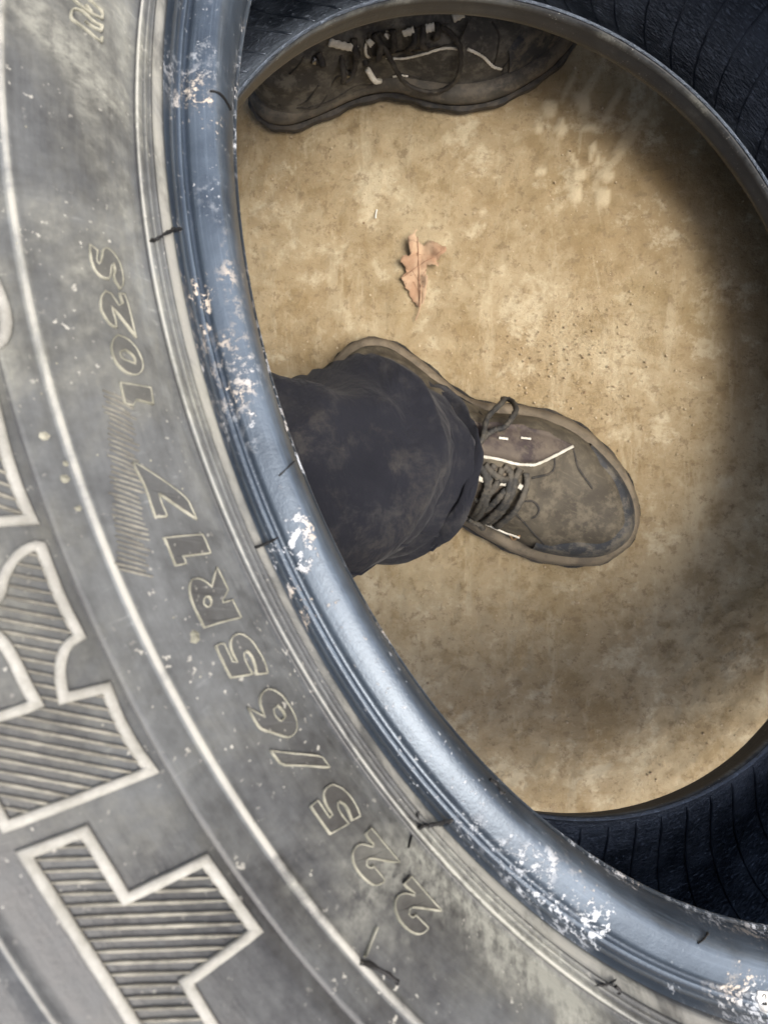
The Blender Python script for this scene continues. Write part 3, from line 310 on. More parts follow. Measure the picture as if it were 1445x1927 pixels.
# outer profile of one half: radius, height above the bead toe, dust
SIDE = [(.2329, .0158, .15), (.2334, .0172, .98), (.2341, .0182, 1.08), (.2350, .0193, 1.08), (.2357, .0202, 1.02), (.2359, .0206, .15), (.2362, .0214, .55), (.2366, .0208, .25), (.2371, .0215, .65), (.2374, .0221, .75), (.2378, .0214, .20),
        (.2382, .0221, .70), (.2387, .0228, .85), (.2391, .0230, 1.12), (.23935, .0229, .95), (.2396, .0219, .05), (.2402, .0219, .40), (.2412, .0228, .62), (.2422, .0238, .80), (.244, .0255, .60), (.247, .0276, .50), (.250, .0295, .46), (.253, .0311, .46), (.256, .0325, .48), (.259, .0337, .48), (.2612, .0346, .48),
        (.2620, .0349, .45), (.26245, .0352, .9), (.2629, .0361, 1.25), (.2634, .0361, 1.25), (.26385, .0353, .9), (.2644, .0357, .45), (.2665, .0369, .55), (.2688, .0381, .60), (.2695, .0385, .5), (.2698, .0380, .10), (.2701, .0385, .45), (.275, .0405, .44), (.282, .0427, .42), (.289, .0441, .40), (.295, .0449, .40), (.2984, .0450, .45), (.2988, .0456, 1.0), (.2993, .0456, 1.0), (.2997, .0450, .45), (.305, .0446, .42),
        (.312, .0436, .42), (.320, .0408, .42), (.328, .0362, .42), (.336, .0298, .42), (.343, .0205, .42), (.350, .008, .42)]
BEAD = [(.2146, -.0040, .05), (.2134, -.0022, .05), (.2130, 0, .30), (.2132, .0009, .20), (.2136, .0015, .04), (.2141, .0017, .0)]
for _k in range(1, 25):                                            # one smooth rounded bead between the lip and the steps
    _u = _k / 24; _r = .2141 + .0125 * _u; _z = .0015 + (.0118 * math.sin(math.pi / 2 * _u / .55) ** .85 if _u < .55 else .0118 - .0016 * (1 - math.cos(math.pi / 2 * (_u - .55) / .45)))
    BEAD.append((_r, _z, .10 + .10 * math.sin(math.pi * _u)))  # film is strongest mid-roll, where the painted sheen sits
BEAD += [(.2271, .0109, .0), (.2277, .0105, .0), (.2283, .0107, .04), (.2287, .0115, .30), (.2292, .0110, .0), (.2300, .0114, .02), (.2306, .0124, .12), (.2312, .0125, .0), (.2321, .0142, .0), (.2329, .0158, .15)]
LINE = [(.2146, -.0040), (.219, -.0015), (.228, .0035), (.240, .0112), (.255, .0205), (.272, .0275), (.290, .0315), (.306, .0310), (.320, .0265), (.332, .0175), (.341, .0050), (.3465, -.012), (.349, -.035), (.350, -.0706)]
def dens(prof, k):
    """put extra rows on long spans"""
    P = [prof[0]]
    for a, b in zip(prof, prof[1:]):
        L = math.hypot(b[0] - a[0], b[1] - a[1]); n = max(1, int(math.ceil(L / k)))
        for j in range(1, n + 1): P.append(tuple(a[i] + (b[i] - a[i]) * j / n for i in range(len(a))))
    return np.array(P)
def ring(name, prof, mat, nth=720, k=.004, label=None, jitter=0, flip=False):
    P = dens(prof, k); th = np.linspace(-math.pi, math.pi, nth, endpoint=False)
    s = np.concatenate([[0], np.cumsum(np.hypot(*np.diff(P[:, :2], axis=0).T))])
    TH, RR = np.meshgrid(th, P[:, 0], indexing='ij'); _, ZZ = np.meshgrid(th, P[:, 1], indexing='ij')
    _, SS = np.meshgrid(th, s, indexing='ij'); _, DD = np.meshgrid(th, P[:, 2] if P.shape[1] > 2 else P[:, 0] * 0, indexing='ij')
    if jitter:
        jz = fbm(TH * .24 * 40, SS * 1000, 1.7, 77, 3) * jitter; RR = RR + jz * .5; ZZ = ZZ + jz
    V = TP(RR.ravel(), TH.ravel(), ZZ.ravel()).reshape(nth, len(P), 3)
    F = grid_faces(nth, len(P), True)
    if flip: F = [f[::-1] for f in F]
    # a seam column would stretch the texture, so texture space folds back there (outside the picture)
    U = (np.pi - np.abs(TH)) * .25
    return obj(name, V.reshape(-1, 3), F, mat, tyre, label=label, uvs=np.stack([U.ravel(), SS.ravel()], -1), attrs={'dust': DD.ravel()})
ring('sidewall', SIDE, MAT['sidewall'], 900, .003, jitter=.00012)
ring('bead', BEAD, MAT['bead'], 900, .0008, jitter=.00006)
def mirror(P): return [(p[0] + (.0035 if len(p) > 2 and p[0] < .2148 else 0), -W - p[1], *p[2:]) for p in P][::-1]
REARB = [(.2181, .0035, 0), (.2168, -.0018, .35), (.2165, 0, .9), (.2166, .0013, .5), (.2167, .0028, .02), (.2168, .007, .12), (.2170, .0105, .04), (.2174, .012, .25), (.2200, .0143, .1), (.2240, .0152, .1), (.2329, .0158, .15)]
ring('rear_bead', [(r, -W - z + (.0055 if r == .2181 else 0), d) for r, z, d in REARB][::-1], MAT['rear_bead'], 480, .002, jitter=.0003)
ring('rear_sidewall', [(r, -W - z, d) for r, z, d in SIDE[::-1]], MAT['sidewall'], 360, .01)
lin = dens(LINE, .005)
L2 = [(r, z, .55 if r < .2235 else 0) for r, z in lin] + [(r + (.0035 if r < .2148 else 0), -W - z, .55 if r < .2235 else (.25 if r < .235 else 0)) for r, z in lin[::-1][1:]]
ring('inner_liner', L2, MAT['liner'], 480, .005)
# tread: crown with blocks
crown = [(.350, .008, .4), (.354, .000, .4), (.3575, -.012, .4), (.3605, -.035, .4), (.3615, -.0706, .4)]
crown = crown + [(r, -W - z, d) for r, z, d in crown[::-1][1:]]
ring('tread', crown, MAT['sidewall'], 240, .01)
blk = []
for row, (z0, z1) in enumerate([(-.004, -.030), (-.036, -.062), (-.068, -.094), (-.100, -.126), (-.131, -.150)]):
    N = 60
    for k in range(N):
        t0 = 2 * math.pi * (k + .5 * (row % 2)) / N; t1 = t0 + 2 * math.pi / N * .82
        vs = []
        for lift in (-.003, .006):
            for (t, z) in ((t0, z0), (t1, z0), (t1 + .012, z1), (t0 + .012, z1)):
                rc = np.interp(-z, [-.008, 0, .012, .035, .0706, .106, .129, .141, .149], [.350, .354, .3575, .3605, .3615, .3605, .3575, .354, .350]) + lift
                tt = t + (0 if lift < 0 else (.006 if t > t0 + .05 else -.0) * 0); vs.append(TP(rc, tt, z))
        fs = [(4, 5, 6, 7), (0, 1, 5, 4), (1, 2, 6, 5), (2, 3, 7, 6), (3, 0, 4, 7)]
        blk.append((vs, fs))
for vs, fs in blk[:300]:
    obj('tread_block', vs, fs, MAT['plateau'], tyre, smooth=False, attrs={'dust': [.5] * 8})

SP = np.array([(r, z) for r, z, d in BEAD[2:] + SIDE[1:]])
def hz(r0): return np.interp(r0, SP[:, 0], SP[:, 1])
def lift(r0, th, hgt):
    """a point hgt above the outer surface of the near side"""
    r0 = np.asarray(r0, float); th = np.asarray(th, float)
    base = np.array([(a, b) for a, b in SP]); g = (hz(r0 + .0012) - hz(r0 - .0012)) / .0024
    nr, nz = -g / np.sqrt(1 + g * g), 1 / np.sqrt(1 + g * g)
    return TP(r0 + nr * hgt, th, hz(r0) + nz * hgt)
def to2(p): return np.array([[r / 1000 * math.cos(t), r / 1000 * math.sin(t)] for r, t in p])
def from2(q): return np.hypot(q[:, 0], q[:, 1]), np.arctan2(q[:, 1], q[:, 0])
def chaikin(q, closed, lim=50):
    n = len(q); out = []
    for i in range(n):
        if not closed and i in (0, n - 1): out.append(q[i]); continue
        a, b, c = q[i - 1], q[i], q[(i + 1) % n]; d1 = b - a; d2 = c - b
        ang = abs(math.degrees(math.atan2(d1[0] * d2[1] - d1[1] * d2[0], d1 @ d2)))
        if ang < lim: out += [b - d1 * .25, b + d2 * .25]
        else: out.append(b)
    return np.array(out)
def resample(q, closed, step):
    out = []; n = len(q)
    for i in range(n if closed else n - 1):
        a, b = q[i], q[(i + 1) % n]; k = max(1, int(np.linalg.norm(b - a) / step))
        for j in range(k): out.append(a + (b - a) * j / k)
    if not closed: out.append(q[-1])
    return np.array(out)
def ribbon(q, closed, w, hgt, step=.0012, smooth=1, jit=.0, taper=False, base=0.):
    """a raised rubber ridge that follows a line drawn on the sidewall: 6 points across"""
    for _ in range(smooth): q = chaikin(q, closed)
    q = resample(q, closed, step); n = len(q)
    prv = np.roll(q, 1, 0); nxt = np.roll(q, -1, 0)
    if not closed: prv[0] = q[0] - (q[1] - q[0]); nxt[-1] = q[-1] + (q[-1] - q[-2])
    d1 = q - prv; d2 = nxt - q; d1 /= np.linalg.norm(d1, axis=1)[:, None] + 1e-12; d2 /= np.linalg.norm(d2, axis=1)[:, None] + 1e-12
    n1 = np.stack([-d1[:, 1], d1[:, 0]], -1); n2 = np.stack([-d2[:, 1], d2[:, 0]], -1); m = n1 + n2; m /= np.linalg.norm(m, axis=1)[:, None] + 1e-9
    k = 1 / np.clip((m * n1).sum(1), .55, 1); off = m * k[:, None]
    jw = 1 + jit * (rng.random(n) - .5); ww = w * jw
    if taper: ww = ww * np.clip(np.minimum(np.arange(n), n - 1 - np.arange(n)) / 3 + .25, 0, 1)
    rows = []
    for a, h in ((-.5, -.0004), (-.5, .55), (-.32, 1.), (.32, 1.), (.5, .55), (.5, -.0004)):
        r, t = from2(q + off * (ww * a)[:, None]); hh = h if h < 0 else (base + h * hgt)
        rows.append(lift(r, t, hh * (1 + (jit * .5 * (rng.random(n) - .5) if h > 0 else 0))))
    V = np.stack(rows, 1).reshape(-1, 3); F = grid_faces(n, 6, closed)
    if not closed: F += [tuple(range(6))[::-1], tuple((n - 1) * 6 + j for j in range(6))]
    return V, F
def merge(parts):
    V = []; F = []
    for v, f in parts:
        o = len(V); V += list(v); F += [tuple(i + o for i in ff) for ff in f]
    return V, F
GL = [('one2', 'raised digit 1'), ('zero', 'raised digit 0'), ('two3', 'raised digit 2, scuffed'), ('two2', 'raised digit 2, outermost'), ('two', 'raised digit 2'), ('five2', 'raised digit 5'), ('slash', 'raised slash'), ('six', 'raised digit 6'), ('five', 'raised digit 5'), ('r', 'raised capital R'), ('one', 'raised digit 1'), ('seven', 'raised digit 7'), ('s', 'worn raised letter S')]
for k, lab in GL:
    polys = [chaikin(to2(p), True) for p in DATA['glyph'][k]]
    fade = k in ('s', 'two3', 'zero', 'one2')
    lines = [ribbon(p, True, .00027 if not fade else .00030, .00056, .001, 0, .5) for p in polys]
    e = obj('size_marking', *merge(lines), MAT['edge'], tyre, label=lab)
    loops = [[Vector((*q, 0)) for q in resample(p, True, .0015)] for p in polys]
    tri = tessellate_polygon(loops); allp = np.array([[q.x, q.y] for l in loops for q in l])
    r, t = from2(allp); top = lift(r, t, .00040); bot = lift(r, t, -.0003); n = len(allp)
    F = [tuple(f) for f in tri]; s = 0
    for l in loops:
        m = len(l); F += [(s + j, s + (j + 1) % m, n + s + (j + 1) % m, n + s + j) for j in range(m)]; s += m
    obj('face', list(top) + list(bot), F, MAT['plateau'], e, smooth=False, attrs={'dust': [.40] * (2 * n)})
for k, lab in (('m', 'worn raised letter at the top edge'),):
    obj('size_marking', *merge([ribbon(to2(p), False, .00042, .0006, .001, 1, .5) for p in DATA['open'][k]]), MAT['edge'], tyre, label=lab)
for k, lab in (('bottom', 'lowest big outlined letter, stepped'), ('middle', 'middle big outlined letter with curved notch'), ('notch', 'inner outline of the middle big letter'), ('upper', 'upper big outlined letter'), ('corner', 'rounded corner of the topmost big letter')):
    e = obj('outline_letter', *merge([ribbon(to2(p), True, .00165, .0011, .0016, 1, .10) for p in DATA['big'][k]]), MAT['white_letter'], tyre, label=lab)
    if k in DATA['ribs']:
        for p in DATA['ribs'][k]:
            obj('rib', *ribbon(to2(p), False, .00050, .00062, .0012, 0, .4, True), MAT['rib'], e)
for p in DATA['hatch']:
    obj('hatch_rib', *ribbon(to2(p), False, .00050, .00042, .0012, 1, .5, True), MAT['rib'], tyre)
for i, p in enumerate(DATA['marks']['cuts']):
    obj('rubber_flash', *ribbon(to2(p), False, .00050 if i < 3 else .00030, .0010 if i < 3 else .0006, .0006, 1, .9), MAT['black'], tyre)
obj('mould_mark', *ribbon(to2(DATA['marks']['vridge'][0]), False, .00035, .0008, .001, 0, .2), MAT['edge'], tyre)
obj('mould_mark', *ribbon(to2(DATA['marks']['vridge'][1]), False, .0007, .0003, .001, 0, .9), MAT['black'], tyre)  # a groove, drawn as a low black raised strip
# dried crumbs stuck to the sidewall
cr = []
for (x, t, s) in [(.2555, -2.66, .0016), (.2553, -2.663, .0011), (.2655, -2.79, .0010), (.2645, -2.80, .0008), (.2665, -2.82, .0011), (.2650, -2.77, .0007)] + [(random.uniform(.243, .268), random.uniform(-3.1, -2.3), random.uniform(.00015, .0003)) for _ in range(26)]:
    a = random.random() * 6.3; vs = []
    for j in range(6):
        b = a + j * math.pi / 3; rr = s * random.uniform(.5, 1); vs.append(lift(x + rr * math.cos(b), t + rr * math.sin(b) / x, .00005))
    vs.append(lift(x, t, s * .35)); cr.append((vs, [(j, (j + 1) % 6, 6) for j in range(6)]))
obj('dirt_crumbs', *merge(cr), MAT['edge'], tyre, kind='stuff', smooth=False)
# thin vent ridges that cross the inner liner
lp = np.array([(r + .0035 if r < .2148 else r, -W - z) for r, z in lin])
for k in range(84):
    t = 2 * math.pi * k / 84 + random.uniform(-.008, .008); pts = []
    for r, z in lp[3:-1:2]: pts.append(TP(r - .0001, t + .10 * (r - .22) / .12, z + .0003))
    for z in (-.10, -.08, -.06, -.035): pts.append(TP(.3495, t + .10 + (z + .12) * .3, z))
    obj('liner_ridge', *tube(pts, .00075, 4, up=(0, 0, 1)), MAT['liner'], tyre)
# paper sticker with handwriting
sm = NT('white paper label').out((.80, .80, .78), .7)
sq = resample(to2(DATA['marks']['sticker'][0]), True, .0008); r, t = from2(sq); c = sq.mean(0)
V = list(lift(r, t, .00035)) + list(lift(r, t, -.0002)); n = len(sq)
mid = sq * .5 + c * .5; r2, t2 = from2(mid); V += list(lift(r2, t2, .00035)); rc, tc = from2(c[None]); V.append(lift(rc, tc, .00035)[0])
F = [(j, (j + 1) % n, n + (j + 1) % n, n + j) for j in range(n)] + [(j, (j + 1) % n, 2 * n + (j + 1) % n, 2 * n + j) for j in range(n)] + [(2 * n + j, 2 * n + (j + 1) % n, 3 * n) for j in range(n)]
st = obj('sticker', V, F, sm, tyre, label='torn white paper sticker with handwritten digits')
obj('handwriting', *merge([ribbon(to2(p), False, .00014, .00012, .0004, 1, .2, False, .00036) for p in DATA['marks']['writing']]), MAT['black'], st)

# ------------------------------------------------------------------ the person: dusty work boots and dark trousers
person = bpy.data.objects.new('person', None); COL.objects.link(person)
person.location = (.0, .2, 0)
tag(person, 'person in dark dusty trousers and scuffed brown laced work boots, seen through the tyre', 'person')
def leather(name, c1, c2, dust, pos=.5):
    m = NT(name); ob = m.coord('Object'); a = m.noise(ob, 24, 6, .65, .3); b = m.noise(ob, 90, 6, .72); f = m.noise(ob, 700, 3, .7)
    col = m.mix(m.ramp(a, .40, .62), c1, c2)
    col = m.mix(m.math('MULTIPLY', m.ramp(b, .46, .64), .60), col, dust)
    col = m.mix(m.math('MULTIPLY', m.ramp(m.noise(ob, 38, 5, .6), .52, .64), .55), col, dust)
    scr = m.noise(m.coord('Object', (60, 420, 60), (0, 0, .4)), 1, 3, .6)
    col = m.mix(m.math('MULTIPLY', m.ramp(scr, .60, .70), .35), col, dust)
    h = m.math('ADD', m.math('MULTIPLY', f, .3), b)
    return m.out(col, .72, m.bump(h, .45, .0012), .35)
MAT['leather'] = leather('dusty dark brown nubuck', (.042, .039, .034), (.075, .070, .060), (.17, .16, .13))
MAT['panel'] = leather('dark aubergine brown suede', (.040, .030, .030), (.065, .050, .044), (.14, .115, .085))
MAT['leather2'] = leather('dusty grey brown nubuck', (.050, .042, .030), (.078, .067, .048), (.15, .128, .088))
MAT['sole'] = leather('dusty rubber sole', (.018, .018, .017), (.035, .032, .028), (.085, .07, .052))
MAT['rand'] = leather('earth-caked tan midsole', (.15, .122, .083), (.22, .18, .125), (.085, .07, .052))
MAT['guard'] = leather('scuffed slate rubber toe guard', (.025, .028, .032), (.05, .052, .055), (.16, .14, .105))
MAT['lace'] = leather('dusty dark grey lace', (.025, .025, .024), (.05, .048, .042), (.12, .105, .08))
MAT['lace2'] = leather('black brown lace', (.015, .013, .011), (.03, .026, .022), (.08, .07, .052))
MAT['cream'] = pale_material('cream reflective piping', (.52, .49, .40), (.74, .71, .62))
MAT['side'] = leather('grimy grey midsole', (.05, .046, .038), (.08, .072, .058), (.16, .135, .10))
MAT['tongue'] = leather('dusty brown tongue', (.06, .048, .036), (.10, .082, .060), (.20, .165, .12))
MAT['stitch'] = NT('orange thread').out((.45, .26, .12), .8)
MAT['metal'] = NT('worn dark metal hook').out((.25, .24, .22), .28, Metallic=1.0)
def cloth():
    m = NT('dark navy grey work cloth'); ob = m.coord('Object'); a = m.noise(ob, 10, 6, .66, .4); b = m.noise(ob, 45, 6, .7, .3)
    col = m.mix(m.ramp(a, .35, .65), (.010, .011, .016), (.016, .017, .023))
    col = m.mix(m.math('MULTIPLY', m.ramp(b, .50, .74), .32), col, (.10, .095, .085))
    col = m.mix(m.math('MULTIPLY', m.ramp(m.noise(ob, 19, 7, .75, .3), .55, .76), .42), col, (.12, .108, .088))
    w = m.node('ShaderNodeTexWave'); w.inputs['Scale'].default_value = 900; w.inputs['Distortion'].default_value = .6; m.l.new(ob, w.inputs[0])
    h = m.math('ADD', m.math('MULTIPLY', w.outputs['Fac'], .25), m.noise(ob, 400, 4, .7))
    rg = m.math('ABSOLUTE', m.math('SUBTRACT', m.noise(m.coord('Object', (1, .55, .8), (0, 0, .5)), 26, 4, .55, .5), .5))
    b1 = m.bump(rg, .55, .016)
    return m.out(col, .9, m.bump(h, .4, .0006, b1), .25, **{'Sheen Weight': .06})
MAT['cloth'] = cloth()
MAT['stitching'] = NT('charcoal thread').out((.05, .05, .055), .9)

OUTL = [(0, .008), (.004, .020), (.014, .031), (.034, .037), (.065, .033), (.095, .0265), (.12, .027), (.142, .036), (.168, .0445), (.195, .0465), (.222, .040), (.246, .029), (.264, .012), (.2725, -.010),
        (.264, -.033), (.246, -.047), (.22, -.057), (.195, -.061), (.165, -.061), (.125, -.057), (.08, -.047), (.036, -.036), (.012, -.024), (.002, -.010)]
def outline(n=96):
    P = [np.array(p) for p in OUTL]; m = len(P); out = []
    for i in range(m):
        a, b, c, d = P[i - 1], P[i], P[(i + 1) % m], P[(i + 2) % m]
        for k in range(4):
            t = k / 4; out.append(.5 * (2 * b + (c - a) * t + (2 * a - 5 * b + 4 * c - d) * t * t + (3 * b - a - 3 * c + d) * t ** 3))
    return np.array(out)
OL = outline(); NO = len(OL)
def offset_loop(q, d):
    t = np.roll(q, -1, 0) - np.roll(q, 1, 0); t /= np.linalg.norm(t, axis=1)[:, None]; return q + np.stack([-t[:, 1], t[:, 0]], -1) * d   # left of travel: outline runs clockwise, so + is outward
SPX = [.030, .060, .085, .105, .130, .160, .190, .215, .235]
SPZ = [.082, .098, .104, .106, .100, .086, .072, .064, .058]
SPY = [.000, -.001, -.003, -.006, -.009, -.010, -.009, -.008, -.008]
def upper_pt(i, t, seed=0):
    x, y = OL[i % NO] * 1.0; x0 = .010 + x * .945; y0 = -.008 + (y + .008) * .875
    sx = min(max(.030 + (x - .0) * .80, .034), .232); sy = np.interp(sx, SPX, SPY); sz = np.interp(sx, SPX, SPZ)
    toe = np.clip((x - .15) / .08, 0, 1); e1 = 2.1 + .5 * (1 - toe)
    a = t ** e1; b = 1 - (1 - t) ** (1.55 + .5 * toe); z0 = .022
    # heel counter and ankle stay upright, the toe box domes over
    px = x0 + (sx - x0) * a; py = y0 + (sy - y0) * a; pz = z0 + (sz - z0) * b
    return np.array([px, py, pz])
def make_boot(mir, seed):
    """all coordinates in the boot's own frame: x heel to toe, y to the inner side"""
    root = bpy.data.objects.new('boot', None); COL.objects.link(root); root.parent = person
    my = lambda P: [(p[0], p[1] * mir, p[2]) for p in P]
    def fl(F): return F if mir > 0 else [tuple(reversed(f)) for f in F]
    nt = 26; V = []
    for i in range(NO):
        for j in range(nt):
            p = upper_pt(i, j / (nt - 1)); q = p.copy()
            w = fbm(p[0] * 1.0, p[1] + p[2] * .7, .034, seed, 3); cr = math.sin((p[0] * 1.5 + p[2] * 1.4) * 230 + 3 * w) * .0011 * math.exp(-((p[0] - .145) / .05) ** 2 - ((p[2] - .06) / .045) ** 2)
            tt = j / (nt - 1); fade = min(1, tt * 6) * min(1, (1 - tt) * 6)
            q[2] += (w * .0040 + cr) * fade; q[1] += (w * .0030) * fade * (1 if p[1] > 0 else -1)
            if p[0] < .13: k = math.sin((p[2] * 1.25 + p[0] * .9) * 190 + 4 * w) * .0016 * fade * max(0, min(1, (p[2] - .035) / .03)); q[1] += k * (1 if p[1] > 0 else -1); q[0] += -k * .5
            V.append(q)
    up = obj('upper', my(V), fl([f[::-1] for f in grid_faces(NO, nt, True)]), MAT['leather' if mir < 0 else 'leather2'], root)
    # sole with lugs cut into its side, and the tan midsole above it
    lug = np.array([1.0 if (k // 2) % 2 else 0.0 for k in range(NO)])
    base = OL; rows = []
    for d, z, lg in ((-.004, .0, 0), (.0030, .0, 1), (.0058, .005, 1), (.0062, .0105, 1), (.0030, .0125, 0)):
        q = base.copy(); hl = (np.clip((.16 - q[:, 0]) / .08, 0, 1) * .0065)[:, None] if mir < 0 else 0; rows.append(np.column_stack([offset_loop(q, 0) + (offset_loop(q, 1) - q) * (d - hl - lug[:, None] * lg * .0012), np.full(NO, z)]))
    V = np.stack(rows, 1).reshape(-1, 3); F = grid_faces(NO, 5, True); F.append(tuple(k * 5 for k in range(NO)))
    obj('sole', my(V), fl(F), MAT['sole'], root, smooth=False)
    rows = []
    for d, z in ((.0010, .0115), (.0034, .0145), (.0036, .0185), (.0016, .0235), (-.0014, .0262), (-.0070, .0262)):
        q = base; n_ = (offset_loop(q, 1) - q); jz = fbm(q[:, 0], q[:, 1], .01, 91, 2) * .0012; hl = (np.clip((.16 - q[:, 0]) / .08, 0, 1) * .0065)[:, None] if mir < 0 else 0; rows.append(np.column_stack([q + n_ * (d - hl + jz[:, None]), z + jz]))
    V = np.stack(rows, 1).reshape(-1, 3); obj('midsole', my(V), fl(grid_faces(NO, 6, True)), MAT['rand' if mir > 0 else 'side'], root)
    # toe guard: a thick rubber skin over the front edge
    idx = [k for k in range(NO) if OL[k, 0] > .205 and True]; i0 = min(idx) ; ii = list(range(i0, max(idx) + 1)); V = []; nj = 9
    for a, i in enumerate(ii):
        e = math.sin(math.pi * (a + .5) / len(ii)) ** .6; top = .30 + .34 * e + .03 * math.sin(a * .9)
        for j in range(nj):
            t = j / (nj - 1) * top; p = upper_pt(i, t); c = np.array([.2, -.008, .02]); d = p - c; d /= np.linalg.norm(d)
            V.append(p + d * (.0018 if j < nj - 1 else -.0010))
    obj('toe_guard', my(V), fl([f[::-1] for f in grid_faces(len(ii), nj)]), MAT['guard'], root)
    return root, up
def place(root, hx, hy, az):
    root.location = Vector((hx, hy, 0)) - person.location; root.rotation_euler = (0, 0, R(az))
boot_r, up_r = make_boot(1, 301); place(boot_r, -.0384, .1178, -27.7)
boot_l, up_l = make_boot(-1, 401); place(boot_l, -.1124, .3426, 9.7)
boot_r['label'] = 'scuffed brown work boot in the middle of the hole, below the trouser cuff'; boot_l['label'] = 'dark brown work boot at the top, laces hanging loose'

def trousers():
    # centre line, radius: right cuff, calf, knee, thigh, hips, then down the other leg (camera-side coordinates, metres)
    A = [(.010, .038, .532, .058, .073), (.000, .036, .512, .061, .072), (-.018, .031, .490, .064, .070), (-.045, .024, .462, .065, .067), (-.085, .016, .438, .067, .067), (-.13, .02, .418, .073, .075), (-.20, .02, .395, .075, .077), (-.28, .02, .345, .077, .08), (-.35, .02, .265, .08, .083),
         (-.42, .02, .20, .085, .088), (-.54, .03, .175, .09, .095), (-.68, .07, .165, .10, .105), (-.80, .16, .16, .12, .13), (-.80, .26, .16, .12, .13), (-.68, .33, .165, .10, .105), (-.54, .34, .175, .09, .095), (-.44, .34, .22, .085, .088), (-.36, .335, .30, .08, .083), (-.28, .33, .37, .077, .08), (-.21, .33, .42, .07, .072), (-.165, .325, .45, .066, .068)]
    P = smooth_line([wld((a, b, -d)) for a, b, d, _, _ in A], 7); RA = smooth_line([(r, q, 0) for *_, r, q in A], 7); P = np.array(P); RA = np.array(RA)
    T = np.gradient(P, axis=0); T /= np.linalg.norm(T, axis=1)[:, None]; n = 72; V = []; m = len(P)
    # the cuff falls level over the boot: the first rings turn towards the ground plane
    for k in range(m):
        t = T[k].copy(); e = max(0, 1 - k / 9); t = t * (1 - e) + np.array([-.62, .30, .62]) * e * 1.0; t /= np.linalg.norm(t)
        s = np.cross(t, (0, 0, 1.)); s /= np.linalg.norm(s); w = np.cross(s, t)
        for j in range(n):
            a = 2 * math.pi * j / n; L = k * .012
            fold = fbm(np.cos(a) * .06 + L * .5 + .3, np.sin(a) * .06 + L * .8, .05, 501, 3) * .016 + math.sin(a * 3 + L * 22 + 2) * .0022 + math.sin(a * 2 - L * 38) * .002
            fold += fbm(a * .01 + L, L * 1.7 - a * .012, .02, 533, 2) * .0035
            fold -= abs(vnoise(a * .012 + L * .6, L * 1.1 - a * .02, .022, 540)) * .009 - .002
            if k < 2: fold += .0006
            if k == 4: fold -= .0009
            V.append(P[k] + (RA[k, 0] + fold) * math.cos(a) * s + (RA[k, 1] + fold) * math.sin(a) * w)
    # turned-in hem so the cuff has thickness
    V = np.array(V).reshape(m, n, 3); c = P[0]; inner = V[0] * .965 + c * .035; inner2 = V[3] * .93 + P[3] * .07
    c2 = P[-1]; in3 = V[-1] * .96 + c2 * .04; in4 = V[-4] * .93 + P[-4] * .07
    VV = np.concatenate([inner2[None], inner[None], V, in3[None], in4[None]]); loc = VV.reshape(-1, 3) - np.array(person.location)
    F = []
    for k in range(len(VV) - 1):
        for j in range(n): F.append((k * n + j, k * n + (j + 1) % n, (k + 1) * n + (j + 1) % n, (k + 1) * n + j))
    t = obj('trousers', loc, F, MAT['cloth'], person)
    off = np.array(person.location)
    for kk, lab in ((5, 'right hem stitching'), (m - 6, 'left hem stitching')):
        c = P[kk]; ringp = V[kk] + (V[kk] - c) / np.linalg.norm(V[kk] - c, axis=1)[:, None] * .0003; ringp = np.concatenate([ringp, ringp[:1]]) - off
        obj('hem_seam', *tube(ringp, .0006, 5, 1, None, False), MAT['stitching'], t, label=lab)
    j = 30; seam = [V[k, j] + (V[k, j] - P[k]) * .004 - off for k in range(0, 60)]
    obj('side_seam', *tube(seam, .0011, 5), MAT['cloth'], t)
    return t
trousers()
